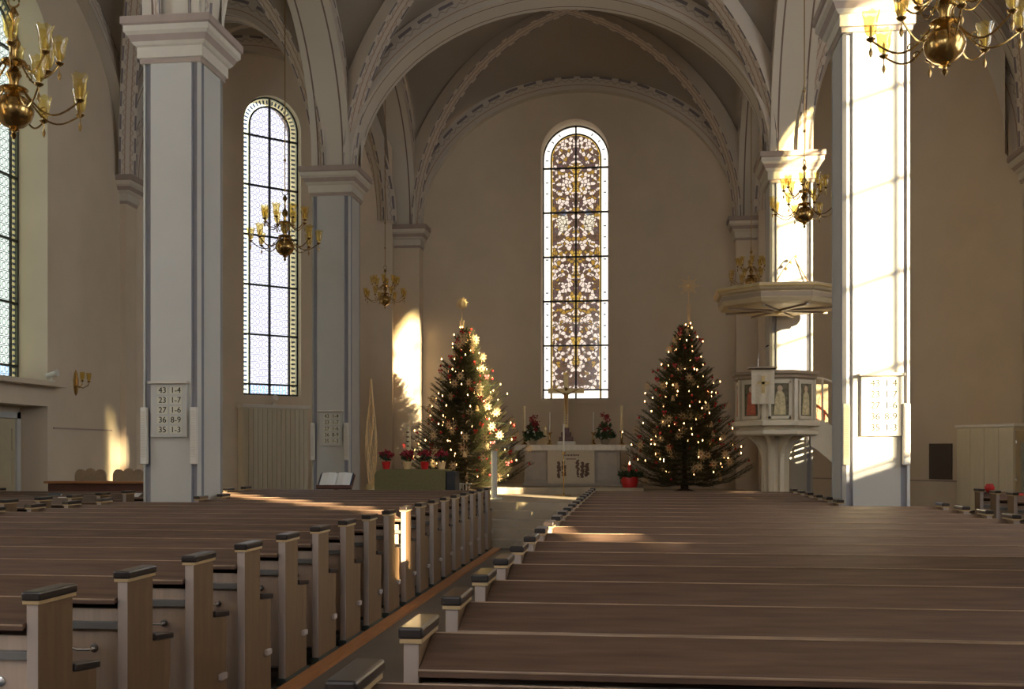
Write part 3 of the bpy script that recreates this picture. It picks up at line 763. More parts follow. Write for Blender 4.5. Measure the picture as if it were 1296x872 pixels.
for k in range(8):
    a = pi/8+2*pi*k/8; prof = [(.12, 0), (.26, 0)] + [(.26+.46*(1-cos(q)), .78+.50*sin(q)) for q in [pi/2*i/10 for i in range(11)]] + [(.12, 1.28)]
    c = MB(); c.prism(prof, lambda q: (q[0], -.04, q[1]), lambda q: (q[0], .04, q[1])); c.xf(Matrix.Rotation(a, 4, 'Z')).build('rib', PULPITW, t, bevel=.008)
# reading desk cloth and microphone are separate things
t2 = thing('pulpit_cloth', 'cream embroidered cloth hanging over the pulpit edge', 'cloth', (PX-.33, PY-.86, 2.62))
c = MB(); n = 14
for s in (0, 1):
    for j in range(9):
        for i in range(n+1):
            x = -.21+.42*i/n; z = .62-.08*j*1.0
            yy = -.05 - .012*sin(i*1.1+.3*j) if j > 1 else -.05+.06*(1-j)
            c.v.append((x, yy+.010*s, z))
for s in (0, 1):
    for j in range(8):
        for i in range(n):
            b0 = s*9*(n+1)+j*(n+1)+i; c.f.append([b0, b0+1, b0+n+2, b0+n+1]); c.mi.append(0)
c.build('cloth', LINEN, t2, smooth=True)
c = MB(); c.box(-.03, .03, -.075, -.065, .18, .50); c.box(-.11, .11, -.075, -.065, .34, .39); c.build('embroidered_cross', GOLDP, t2)
c = MB(); c.box(-.25, .25, -.10, .30, .64, .67); c.build('book_board', PULPITB, t2)
t3 = thing('microphone', 'thin gooseneck microphone rising above the pulpit cloth', 'microphone', (PX-.40, PY-.72, 3.29))
c = MB(); c.tube([(0, 0, 0), (0, 0, .15), (.02, -.01, .26), (.08, -.02, .34), (.14, -.02, .38)], .008); c.build('gooseneck', STEEL, t3)
c = MB(); c.tube([(.14, -.02, .38), (.19, -.02, .41)], .016); c.build('microphone_head', BLACK, t3)
t = thing('pulpit_canopy', 'cream and gold octagonal sounding board above the pulpit', 'canopy', (PX+.08, PY+.1, 4.46))
octlathe([(1.02, .0), (1.16, .03), (1.20, .10), (1.20, .22), (1.26, .25), (1.30, .30), (1.30, .36), (1.22, .37)], 0, 'canopy_rim', CANOPY, t)
octlathe([(1.205, .12), (1.212, .12), (1.212, .20), (1.205, .20)], 0, 'painted_frieze', PULPITB, t)
octlathe([(1.262, .27), (1.312, .30), (1.312, .33), (1.262, .34)], 0, 'gold_moulding', GOLDP, t)
for k in range(8):
    c = MB(); c.box(.10, 1.05, -.03, .03, -.035, .01); c.xf(Matrix.Rotation(pi/8+2*pi*k/8, 4, 'Z')).build('ceiling_rib', PULPITB, t)
c = MB(); c.lathe([(.005, -.08), (.09, -.05), (.12, 0), (.12, .02)], n=12); c.build('boss', GOLDP, t, smooth=True)
c = MB(); c.tube([(.9, 1.0, .35), (.3, 1.2, 1.5)], .012); c.tube([(-.35, .2, .36), (-.3, 1.1, .95)], .012); c.build('tie_rod', BRASSD, t)
c = MB(); c.tube([(-.02, .98, .55), (.22, .95, .95), (.42, .92, 1.2)], .012)
for (x, z) in ((.22, .95), (.32, 1.08), (.42, 1.2)): c.sphere((x+.04, .93, z), .035, 8, 6)
c.build('gilded_spray', GOLDP, t)
# stair of the pulpit
t = thing('pulpit_stair', 'curving white stair with slim railing leading up to the pulpit from the right', 'stair', (PX, PY, .75))
N = 14; st = [(.62+1.5*i/N, -.25+.10*i/N+.25*sin(i/N*2), 1.50-1.40*(i/N)**1.9) for i in range(N+1)]
c = MB()
for i in range(N):
    (x, y, z), (x2, y2, z2) = st[i], st[i+1]
    zb0 = max(0, z-.42-.25*sin(pi*i/N)); zb1 = max(0, z2-.42-.25*sin(pi*(i+1)/N))
    c.prism([(x, zb0), (x2, zb1), (x2, z2+.08), (x, z+.12)], lambda q: (q[0], y-.05, q[1]), lambda q: (q[0], y, q[1]))
c.build('string', PULPITW, t)
for i in range(N):
    (x, y, z), (x2, y2, z2) = st[i], st[i+1]; c = MB(); c.box(x, x2+.03, y, y+.75, z-.05, z); c.build('tread', PULPITB, t)
c = MB(); c.tube([(x, y-.03, z+.86+.08*sin(i/N*pi)) for i, (x, y, z) in enumerate(st)], .022, 8); c.build('handrail', PULPITW, t, smooth=True)
for i in range(0, N, 2):
    (x, y, z) = st[i]; c = MB(); c.tube([(x+.02, y-.03, z+.1), (x+.02, y-.03, z+.86+.08*sin(i/N*pi))], .022); c.build('baluster', PULPITW, t)
c = MB(); c.box(.86, 1.10, .62, .65, 1.55, 2.30); p = c.build('painted_panel', PAINTDK, t)
c = MB(); c.prism([(.88, 1.6), (1.08, 1.6), (1.04, 1.9), (.98, 2.2), (.90, 1.9)], lambda q: (q[0], .61, q[1]), lambda q: (q[0], .62, q[1])); c.build('painted_figure', ROBER, p)
# ------------------------------------------------------------------ altar and what stands on it
AX, AY = -1.60, 25.75; DZ = .90
t = thing('altar', 'stone altar table in the middle of the chancel', 'altar', (AX, AY, DZ))
c = MB(); c.box(-1.15, 1.15, .06, .86, 0, .90); c.build('body', MARBLE, t, bevel=.01)
c = MB(); c.box(-1.20, 1.20, .01, .91, 0, .07); c.build('plinth', MARBLE, t, bevel=.01)
c = MB(); c.box(-1.34, 1.34, -.02, .94, .90, .98); c.build('top_slab', MARBLE, t, bevel=.012)
for x in (-.85, .85):
    c = MB(); c.box(x-.24, x+.24, .045, .06, .14, .82); c.build('panel', MARBLE, t, bevel=.01)
def cloth_edge(x0, x1, y, z0, z1, n, amp):
    b = MB()
    for i in range(n+1):
        x = x0+(x1-x0)*i/n
        for (zz, k) in ((z1, 0), ((z0+z1)/2, .5), (z0+.012*(i % 2), 1)): b.v.append((x, y-amp*k*(.6+.4*sin(i*.9)), zz))
    for i in range(n):
        for k in range(2): b.f.append([i*3+k, (i+1)*3+k, (i+1)*3+k+1, i*3+k+1]); b.mi.append(0)
    return b
t = thing('altar_cloth', 'white lace-edged cloth over the altar top, hanging down at the right end', 'tablecloth', (AX, AY, DZ+.98))
c = MB(); c.box(-1.37, 1.37, -.03, .95, 0, .012); c.build('cloth_top', LACE, t)
cc_ = cloth_edge(-1.38, 1.38, -.035, -.13, .01, 110, .03); cc_.build('lace_border', LACE, t, smooth=True)
c = MB()
for s_ in (-1, 1):
    c.box(s_*1.375-.01, s_*1.375+.01, -.03, .95, -.36, .01)
c.build('side_drop', LACE, t, bevel=.004)
t = thing('altar_frontal', 'beige hanging on the altar front embroidered with dark figures', 'cloth', (AX-.02, AY+.035, DZ+.06))
c = MB(); c.box(-.56, .56, -.075, -.062, 0, .84); c.build('cloth', LINEN, t)
for k, (x, zc, hh) in enumerate(((-.30, .33, .34), (-.17, .36, .30), (.16, .36, .36), (.27, .33, .32), (.38, .33, .26))):
    c = MB(); random.seed(k)
    for q in range(7):
        c.prism_y([(x+random.uniform(-.03, .03)+dx, zc+(q/6-.5)*hh+dz) for dx, dz in ((-.03, -.03), (.03, -.03), (.04, .02), (0, .04), (-.04, .02))], -.082, -.075)
    c.build('embroidered_figure', PEWTOP, t)
c = MB()
for k in range(9): c.box(-.16+.04*k, -.13+.04*k, -.081, -.075, .66+.01*(k % 2), .70)
c.box(-.12, .12, -.081, -.075, .58, .60); c.build('embroidered_band', DKBROWN, t)
t = thing('crucifix', 'tall altar cross with pale patterned arms on a stepped dark red base', 'cross', (AX-.17, AY+.45, DZ+.992))
c = MB(); c.box(-.22, .22, -.15, .15, 0, .09); c.build('stone_foot', WHITE, t, bevel=.02)
c = MB(); c.box(-.17, .17, -.12, .12, .09, .20); c.box(-.12, .12, -.09, .09, .20, .31); c.box(-.07, .07, -.06, .06, .31, .42); c.build('stepped_base', DKBROWN, t, bevel=.012)
c = MB(); c.prism_y([(-.045, .42), (.045, .42), (.055, 1.15), (.055, 1.72), (-.055, 1.72), (-.055, 1.15)], -.025, .025); c.box(-.44, .44, -.024, .024, 1.26, 1.38); c.build('cross', GOLDP, t, bevel=.008)
c = MB()
for k in range(12): c.prism_y([(0, .50+.06*k), (.02, .53+.06*k), (0, .56+.06*k), (-.02, .53+.06*k)], -.032, -.025)
c.build('inlay', DKBROWN, t)
c = MB(); c.tube([(-.30, -.03, 1.36), (-.1, -.05, 1.26), (0, -.055, 1.22), (.1, -.05, 1.26), (.30, -.03, 1.36)], [.012, .018, .035, .018, .012]); c.tube([(0, -.05, 1.26), (0, -.055, 1.0), (.015, -.05, .75)], [.045, .035, .016]); c.sphere((0, -.06, 1.36), .042)
c.build('corpus', BRASSD, t, smooth=True)
def candlestick(x, y, z, h, ch, r, lab, group, wax=IVORY):
    t = thing('candlestick', lab, 'candlestick', (x, y, z), 0, group)
    c = MB(); c.lathe([(.075, 0), (.078, .02), (.04, .045), (.02, .07), (.035, h*.3), (.018, h*.38), (.03, h*.5), (.016, h*.62), (.022, h*.85), (.055, h*.93), (.06, h), (.02, h+.002)], n=16); c.build('stick', BRASS, t, smooth=True)
    t2 = thing('candle', lab.replace('brass candlestick', 'ivory candle').replace('holding', 'in a brass stick,'), 'candle', (x, y, z+h), 0, group.replace('candlesticks', 'candles'))
    c = MB(); c.lathe([(r, 0), (r, ch-.01), (r*.8, ch), (.002, ch-.004)], n=14); c.build('wax', wax, t2, smooth=True)
    c = MB(); c.tube([(0, 0, ch-.005), (.002, 0, ch+.02)], .003); c.build('wick', BLACK, t2)
ZT = DZ+.992
candlestick(AX-1.18, AY+.3, ZT, .33, .62, .033, 'tall brass candlestick at the left end of the altar', 'tall altar candlesticks')
candlestick(AX+1.18, AY+.3, ZT, .33, .62, .033, 'tall brass candlestick at the right end of the altar', 'tall altar candlesticks')
candlestick(AX-.56, AY+.3, ZT, .30, .50, .015, 'short brass candlestick left of the altar cross', 'short altar candlesticks', WHITE)
candlestick(AX+.50, AY+.3, ZT, .30, .50, .015, 'short brass candlestick right of the altar cross', 'short altar candlesticks', WHITE)
def leafball(b, cx, cy, cz, rx, rz, n, sz, rnd, mi=0):
    for _ in range(n):
        u = rnd.uniform(0, 2*pi); v = math.acos(rnd.uniform(-1, 1)); q = rnd.uniform(.6, 1)
        p = Vector((cx+rx*q*sin(v)*cos(u), cy+rx*q*sin(v)*sin(u), cz+rz*q*cos(v)))
        d = Vector((rnd.uniform(-1, 1), rnd.uniform(-1, 1), rnd.uniform(-.4, 1))).normalized()
        e = d.cross(Vector((rnd.uniform(-1, 1), rnd.uniform(-1, 1), rnd.uniform(-1, 1)))).normalized()
        b.add([p, p+d*sz*.5+e*sz*.3, p+d*sz, p+d*sz*.5-e*sz*.3], [(0, 1, 2, 3)], mi)
def bouquet(x, y, z, seed, lab):
    rnd = random.Random(seed)
    t = thing('flower_arrangement', lab, 'flowers', (x, y, z), 0, 'red altar flowers')
    c = MB(); c.lathe([(.07, 0), (.10, .04), (.12, .12), (.115, .17), (.09, .17)], n=16); c.build('bowl', CLEAR, t, smooth=True)
    c = MB(); leafball(c, 0, 0, .22, .24, .07, 160, .12, rnd); leafball(c, 0, 0, .38, .14, .16, 100, .1, rnd); c.build('leaves', GREENLEAF, t)
    c = MB()
    for k in range(11):
        a = rnd.uniform(0, 2*pi); h = rnd.uniform(.25, .72); q = .16*(1-h*.8); leafball(c, q*cos(a), q*sin(a), h, .055, .05, 34, .05, rnd)
    c.build('red_blossoms', REDLEAF, t)
    c = MB()
    for k in range(5): c.sphere((rnd.uniform(-.12, .12), -.12, rnd.uniform(.16, .34)), .028, 8, 6)
    c.build('white_blossoms', WHITE, t, smooth=True)
bouquet(AX-.97, AY+.35, ZT, 1, 'dark red flower arrangement on the left of the altar')
bouquet(AX+.78, AY+.35, ZT, 2, 'dark red flower arrangement on the right of the altar')
# processional candle
t = thing('candle_stand', 'thin brass floor stand in front of the altar', 'candle stand', (-1.66, 23.75, .75))
c = MB(); c.lathe([(.17, 0), (.17, .015), (.05, .03), (.014, .06), (.012, .5), (.02, .52), (.012, .54), (.012, .92), (.04, .95), (.045, .97), (.02, .975)], n=16); c.build('stand', BRASS, t, smooth=True)
t = thing('candle', 'long thin white candle standing on the thin brass floor stand', 'candle', (-1.66, 23.75, 1.725))
c = MB(); c.lathe([(.019, 0), (.019, .60), (.004, .615)], n=12); c.build('wax', WHITE, t, smooth=True)
c = MB(); c.tube([(0, 0, .61), (.002, 0, .64)], .003); c.build('wick', BLACK, t)
# red candle in a pot
t = thing('red_candle', 'burning red candle in a red pot with fir twigs right of the altar', 'candle', (-.22, 24.95, .90))
c = MB(); c.lathe([(.16, 0), (.20, .14), (.19, .24), (.15, .24)], n=18); c.build('pot', RED, t, smooth=True)
c = MB(); c.lathe([(.045, .22), (.045, .52), (.01, .53)], n=14); c.build('wax', RED, t, smooth=True)
c = MB(); c.lathe([(.004, .52), (.016, .55), (.002, .60)], n=8); c.build('flame', FLAME, t)
c = MB(); leafball(c, 0, 0, .27, .25, .06, 170, .12, random.Random(5)); c.build('fir_twigs', GREENLEAF, t)

# ------------------------------------------------------------------ fir trees
def fir(name, x, y, z, H, Wd, seed, label, lean=0.0):
    rnd = random.Random(seed)
    t = thing(name, label, 'christmas tree', (x, y, z))
    c = MB(); c.tube([(0, 0, 0), (0, 0, H*.5), (0, 0, H*.93)], [.06, .035, .008], 8); c.build('trunk', BARK, t, smooth=True)
    c = MB(); c.lathe([(.26, 0), (.26, .05), (.09, .10), (.09, .22)], n=14); c.build('tree_stand', BARK, t)
    tw = MB(); nd = MB(); tips = []
    nl = 34
    for li in range(nl):
        u = (li+.3)/nl; h = .26+ (H*.93-.26)*u; L = Wd/2*(1-u)**.95*(1.0 if li % 3 else 1.08)+.10
        nb = int(7+9*(1-u))
        for k in range(nb):
            a = 2*pi*k/nb + rnd.uniform(-.3, .3)+li*.7; l = L*rnd.uniform(.78, 1.12)
            rise = .38*u+.02+rnd.uniform(-.05, .10)
            pts = [Vector((cos(a)*l*s, sin(a)*l*s, h + l*(rise*s - .30*s*(1-s) + (.22*s*s if u < .8 else .5*s*s)) - .06*(1-u))) for s in (0, .33, .66, 1)]
            tw.tube(pts, [.010, .007, .005, .003], 4); tips.append((pts[3], u, a)); tips.append((pts[2], u, a))
            segs = [(pts[i].lerp(pts[i+1], f), (pts[i+1]-pts[i]).normalized()) for i in range(3) for f in (0, .2, .4, .6, .8)]
            side = Vector((-sin(a), cos(a), 0))
            twigs = []
            for (p, d) in segs[2:]:
                s_ = (p - pts[0]).length/l
                for sd in (-1, 1):
                    tl = (.36*(1-s_)+.15)*min(1, l*1.5)*rnd.uniform(.7, 1.2); dd = (d*.75+side*sd*.8+Vector((0, 0, rnd.uniform(-.15, .2)))).normalized()
                    twigs.append((p, dd, tl))
            twigs += [(pts[2], (pts[3]-pts[2]).normalized(), (pts[3]-pts[2]).length+.03)]
            for (p, dd, tl) in twigs:
                q = p+dd*tl; e = dd.cross(Vector((0, 0, 1))).normalized(); tw.add([p-e*.003, p+e*.003, q], [(0, 1, 2)])
                m = max(4, int(tl/.020))
                for j in range(m):
                    o = p+dd*(tl*j/m)
                    for sd in (-1, 1):
                        v = (e*sd*rnd.uniform(.6, 1)+dd*.7+Vector((0, 0, rnd.uniform(-.35, .7)))).normalized()*rnd.uniform(.036, .060)
                        wd = dd*.0062
                        nd.add([o-wd, o+wd, o+v], [(0, 1, 2)])
    tw.build('branches', BARK, t)
    fo = nd.build('needles', NEEDLE, t)
    return t, tips
def ornaments(prefix, x, y, z, tips, seed, nbulb, wherelab, nstar, nball, nbow):
    rnd = random.Random(seed)
    front = [q for q in tips if sin(q[2]) < .35]
    ls = thing('fairy_lights', 'string of warm white lights wound through the %s christmas tree' % wherelab, 'string lights', (x, y, z))
    c = MB(); pr = None
    sel = rnd.sample(front, min(nbulb, len(front)))
    sel.sort(key=lambda q: (round(q[1]*14), q[2]))
    c.tube([q[0]*.9+Vector((0, 0, q[0].z*.1)) for q in sel], .0025, 3); c.build('wire', GREENLEAF, ls)
    bm_ = MB(); bm_.lathe([(.004, -.016), (.008, -.006), (.010, .006), (.004, .024), (.001, .028)], n=8)
    first = bm_.build('light_bulb', BULB, ls, smooth=True); first.location = sel[0][0]+Vector((0, 0, .02))
    for q in sel[1:]:
        o = first.copy(); C.objects.link(o); o.parent = ls; o.location = q[0]+Vector((0, 0, .02))
    rest = [q for q in front if q not in sel]; rnd.shuffle(rest)
    def place(proto, lst, label, group, hang, cat):
        for i, q in enumerate(lst):
            o = proto if i == 0 else copy_tree(proto)
            r_ = q[0]*1.0; o.location = Vector((x, y, z)) + Vector((q[0].x*1.0, q[0].y*1.0-.08, q[0].z-hang)); o.rotation_euler = (0, 0, rnd.uniform(-.6, .6)); o['label'] = label + ', ' + zone(q[0]); o['group'] = group; o['category'] = cat
    def zone(p):
        v = 'near its top' if p.z > 2.9 else 'at upper height' if p.z > 2.1 else 'at middle height' if p.z > 1.3 else 'low down'
        return v + (' on the left' if p.x < -.45 else ' on the right' if p.x > .45 else ' in front')
    s = star_proto(rnd); place(s, rest[:nstar], 'woven straw star hanging on the %s fir' % wherelab, 'straw stars on the %s tree' % wherelab, .09, 'straw star')
    s = ball_proto(); place(s, rest[nstar:nstar+nball], 'small shiny red bauble on the %s fir' % wherelab, 'red baubles on the %s tree' % wherelab, .05, 'bauble')
    s = bow_proto(); place(s, rest[nstar+nball:nstar+nball+nbow], 'red ribbon bow tied to the %s fir' % wherelab, 'red bows on the %s tree' % wherelab, .03, 'bow')
    s = bell_proto(); place(s, rest[nstar+nball+nbow:nstar+nball+nbow+8], 'golden straw bell hanging on the %s fir' % wherelab, 'straw bells on the %s tree' % wherelab, .12, 'ornament')
def star_proto(rnd, r=.105, n=16):
    t = thing('straw_star', 'x', 'straw star')
    c = MB()
    for k in range(n):
        a = 2*pi*k/n; rr = r*(1 if k % 2 else .72)
        c.prism_y([(cos(a-.16)*.02, sin(a-.16)*.02), (cos(a-.05)*rr, sin(a-.05)*rr), (cos(a)*rr*1.08, sin(a)*rr*1.08), (cos(a+.05)*rr, sin(a+.05)*rr), (cos(a+.16)*.02, sin(a+.16)*.02)], -.004+.001*(k % 2), .004)
    for k in range(n): a = 2*pi*k/n; a2 = 2*pi*(k+1)/n; c.tube([(cos(a)*r*.45, 0, sin(a)*r*.45), (cos(a2)*r*.45, 0, sin(a2)*r*.45)], .004, 4)
    c.build('rays', STRAW, t); c = MB(); c.tube([(0, 0, r), (0, 0, r+.04)], .0015, 3); c.build('thread', RED, t)
    bpy.context.view_layer.update(); index_kids(t); return t
def ball_proto():
    t = thing('bauble', 'x', 'bauble'); c = MB(); c.sphere((0, 0, 0), .028, 12, 8); c.build('ball', RED, t, smooth=True)
    c = MB(); c.lathe([(.008, .026), (.008, .038), (.002, .045)], n=8); c.build('hook_cap', BRASS, t); bpy.context.view_layer.update(); index_kids(t); return t
def bow_proto():
    t = thing('ribbon_bow', 'x', 'bow'); c = MB()
    for s in (-1, 1):
        c.prism_y([(0, 0), (s*.045, .035), (s*.055, 0), (s*.045, -.03)], -.012, .012); c.prism_y([(0, 0), (s*.015, -.07), (s*.04, -.075)], -.006, .006)
    c.sphere((0, 0, 0), .012, 8, 6); c.build('ribbon', RED, t); bpy.context.view_layer.update(); index_kids(t); return t
def bell_proto():
    t = thing('straw_bell', 'x', 'ornament'); c = MB(); c.lathe([(.05, -.06), (.045, -.03), (.03, .03), (.022, .06), (.004, .075)], n=12); c.build('bell', STRAW, t, smooth=True)
    c = MB(); c.sphere((0, 0, -.065), .014, 8, 6); c.build('clapper', BRASS, t, smooth=True); bpy.context.view_layer.update(); index_kids(t); return t
LT = (-4.08, 25.2, .75); RTp = (1.06, 25.6, .75)
_, tipsL = fir('fir_tree', *LT, 4.15, 2.75, 11, 'sun-touched decorated fir tree with a round star left of the altar')
ornaments('l', *LT, tipsL, 21, 90, 'left', 58, 70, 22)
_, tipsR = fir('fir_tree', *RTp, 4.20, 2.75, 12, 'shaded decorated fir tree with many lights right of the altar')
ornaments('r', *RTp, tipsR, 22, 98, 'right', 44, 66, 20)
for (p, zt, lab) in ((LT, 4.14, 'large round straw star on top of the left christmas tree'), (RTp, 4.52, 'large dim straw star on top of the right christmas tree')):
    t = thing('tree_topper', lab, 'star', (p[0]+(.10 if p is RTp else -.10), p[1], p[2]+zt))
    c = MB(); c.tube([(0, 0, -.62), (0, 0, .2)], .010, 6); c.build('stem', STRAW, t)
    c = MB(); n = 24
    for k in range(n):
        a = 2*pi*k/n; rr = .15*(1 if k % 2 else .85) if p is LT else .24*(1 if k % 3 == 0 else .65)
        c.prism_y([(cos(a-.12)*.03, .35+sin(a-.12)*.03), (cos(a-.06)*rr, .35+sin(a-.06)*rr), (cos(a+.06)*rr, .35+sin(a+.06)*rr), (cos(a+.12)*.03, .35+sin(a+.12)*.03)], -.008+.001*(k % 3), .008)
    c.sphere((0, 0, .35), .115 if p is LT else .05, 12, 9); c.build('star_rays', STRAW, t)
    for s in (-.05, .05):
        c = MB(); c.tube([(s*.4, 0, -.45), (s, 0, -.05)], .007, 4); c.build('straw_stalk', STRAW, t)

# ------------------------------------------------------------------ around the left front of the chancel
t = thing('covered_chest', 'long chest under a dark olive-green cloth before the chancel on the left', 'chest', (-4.12, 19.25, 0))
c = MB(); c.box(-.60, .58, .06, .50, 0, 1.22); c.build('chest', DKBROWN, t)
c = MB(); pr = [(-.70, .02), (-.70, 1.30), (-.66, 1.37), (-.58, 1.395), (.60, 1.395), (.62, 1.38), (.62, .02)]
c.prism_y(pr, 0, .56); c.build('cloth', GREENCLOTH, t, bevel=.03)
c = MB(); c.box(.63, .80, .02, .5, 0, 1.36); c.build('dark_end', BLACK, t, bevel=.02)
rnd = random.Random(3)
for k, (x, y) in enumerate(((-4.66, 19.52), (-4.28, 19.60), (-3.93, 19.5), (-3.64, 19.62))):
    t = thing('poinsettia', 'potted red poinsettia on the green-covered chest, %s from the left' % ['first', 'second', 'third', 'fourth'][k], 'plant', (x, y, 1.396), 0, 'poinsettias')
    c = MB(); c.lathe([(.06, 0), (.085, .13), (.09, .14), (.06, .14)], n=14); c.build('pot', STRAW if k % 2 else RED, t, smooth=True)
    c = MB(); leafball(c, 0, 0, .21, .10, .06, 60, .08, rnd); c.build('leaves', GREENLEAF, t)
    c = MB(); leafball(c, 0, 0, .27, .11, .05, 90, .08, rnd); c.build('bracts', REDLEAF, t)
t = thing('straw_lattice', 'tall golden lattice of straw stalks standing against the far left pillar', 'decoration', (-5.42, 21.4, .75))
rnd = random.Random(9)
c = MB(); c.lathe([(.10, 0), (.13, .12), (.10, .3), (.08, .32)], n=12); c.build('vase', GOLDP, t, smooth=True)
for k in range(14):
    a = rnd.uniform(0, 2*pi); c = MB(); pts = []
    for j in range(9):
        u = j/8; rr = (.05+.16*sin(pi*min(1, u*1.1)))*(1-.55*u); an = a+(1 if k % 2 else -1)*u*2.6
        pts.append((rr*cos(an)*.75, rr*sin(an)*.75, .25+u*rnd.uniform(1.9, 2.3) if j < 8 else .25+2.2*u))
    pts.sort(key=lambda q: q[2]); c.tube(pts, .007, 4); c.build('stalk', STRAW, t)
# open book on a slanted desk
t = thing('book_desk', 'slim wooden desk holding the open book left of the chancel steps', 'lectern', (-5.55, 19.25, 0))
c = MB(); c.box(-.04, .04, .05, .13, 0, 1.05); c.build('post', DKBROWN, t); c = MB(); c.box(-.22, .22, -.1, .28, 0, .04); c.build('foot', DKBROWN, t, bevel=.01)
c = MB(); c.prism_x([(-.09, 1.05), (.16, 1.30), (.19, 1.28), (-.06, 1.03)], -.33, .33); c.prism_x([(-.12, 1.05), (-.09, 1.03), (-.09, 1.10), (-.12, 1.11)], -.33, .33); c.build('slanted_top', DKBROWN, t)
t = thing('open_book', 'large open book with white pages and blue cover on the slanted desk', 'book', (-5.55, 19.25, 0))
M = Matrix.Translation((0, -.075, 1.078)) @ Matrix.Rotation(R(45), 4, 'X')
c = MB(); c.box(-.31, .31, -.01, .34, .0, .012); c.xf(M).build('cover', BLUECLOTH, t)
c = MB()
for s in (-1, 1): c.prism([(0, .012), (s*.04, .035), (s*.15, .045), (s*.285, .022), (s*.285, .012)], lambda q: (q[0], .01, q[1]), lambda q: (q[0], .325, q[1]))
c.xf(M).build('pages', PAPER, t)
# white lectern
t = thing('lectern', 'slim white lectern with a flat top at the left of the chancel steps', 'lectern', (-2.86, 21.6, .75))
c = MB(); c.box(-.13, -.01, 0, .12, 0, 1.0); c.build('post', WHITE, t, bevel=.008); c = MB(); c.box(-.22, .10, -.10, .22, 0, .04); c.build('foot', WHITE, t, bevel=.01)
c = MB(); c.prism_x([(-.12, 1.02), (.30, 1.14), (.30, 1.11), (-.12, .99)], -.28, .25); c.prism_x([(-.14, 1.01), (-.12, .99), (-.12, 1.05), (-.14, 1.06)], -.28, .25); c.build('desk_top', CLEAR, t)
t = thing('number_rack', 'small white box with slots standing at the foot of the left christmas tree', 'box', (-3.62, 21.9, .75))
c = MB(); c.box(-.20, .20, 0, .16, 0, .16)
for k in range(6): c.box(-.19+.065*k, -.175+.065*k, 0, .02, .16, .30)
c.box(-.20, .20, 0, .02, .30, .32); c.build('rack', WHITE, t)
t = thing('memorial_candle', 'pale pillar candle with markings beside the left christmas tree', 'candle', (-5.0, 23.0, .75))
c = MB(); c.lathe([(.14, 0), (.14, .03), (.03, .06), (.025, .95), (.07, .98), (.07, 1.0)], n=14); c.build('stand', BRASSD, t, smooth=True)
c = MB(); c.lathe([(.055, 1.0), (.055, 1.50), (.01, 1.51)], n=14); c.build('wax', IVORY, t, smooth=True)
c = MB(); 
for k in range(4): c.box(-.03, .03, -.060, -.054, 1.08+.10*k, 1.11+.10*k)
c.build('markings', DKBROWN, t)
# ------------------------------------------------------------------ slatted cabinet below the diagonal window, spotlight
def diagM(s, off): return (AL+s*.7071+off*.7071, 23.0+s*.7071-off*.7071)
x, y = diagM(3.44, .03)
t = thing('slatted_cabinet', 'tall cream cabinet of vertical boards under the left diagonal window', 'cabinet', (x, y, 0), R(45))
c = MB(); c.box(-.86, .86, -.30, 0, 0, 2.78); c.build('body', CREAM, t)
c = MB(); c.box(-.90, .90, -.33, 0, 2.78, 2.86); c.build('top', WHITE, t, bevel=.01)
c = MB()
for k in range(14): c.box(-.845+.121*k, -.845+.121*k+.108, -.318, -.30, .06, 2.76)
c.build('boards', CREAM, t, bevel=.004)
def spot(x, y, z, rz, lab):
    t = thing('spotlight', lab, 'spotlight', (x, y, z), rz, 'small spotlights')
    c = MB(); c.box(-.05, .05, -.04, .04, 0, .03); c.box(-.012, .012, -.01, .01, .03, .09); c.build('bracket', WHITE, t)
    c = MB(); c.lathe([(.05, -.1), (.055, .08), (.075, .12), (.07, .125), (.03, .11)], n=14); c.xf(Matrix.Translation((0, 0, .14)) @ Matrix.Rotation(R(75), 4, 'X')).build('lamp_head', WHITE, t, smooth=True)
x, y = diagM(3.44, .18); spot(x, y, 2.865, R(45), 'small white spotlight on top of the slatted cabinet')
spot(AL+.20, 19.45, 3.06, R(90), 'small white spotlight on the sill of the near left window')
b = MB(); b.box(AL, AL+.30, 17.7, 19.9, 2.97, 3.06); o = bpy.data.objects['trim_1']; b.build(tn(), PLASTER)['kind'] = 'structure'
# wall sconce
t = thing('wall_sconce', 'brass candle sconce on the left wall', 'sconce', (AL, 20.7, 3.12))
c = MB(); c.lathe([(.01, -.26), (.07, -.2), (.10, -.06), (.11, .06), (.07, .2), (.01, .27)], n=14, sx=.25); c.build('back_plate', BRASS, t, smooth=True)
for s in (-1, 1):
    c = MB(); c.tube([(.02, 0, -.05), (.12, s*.06, -.10), (.20, s*.12, -.04), (.21, s*.13, .02)], .010); c.lathe([(.03, 0), (.035, .02), (.012, .03)], .21, s*.13, .02, 10); c.build('arm', BRASS, t, smooth=True)
    c = MB(); c.lathe([(.02, 0), (.04, .04), (.05, .16), (.045, .16)], .21, s*.13, .05, 12); c.build('glass_shade', SHADE, t, smooth=True)
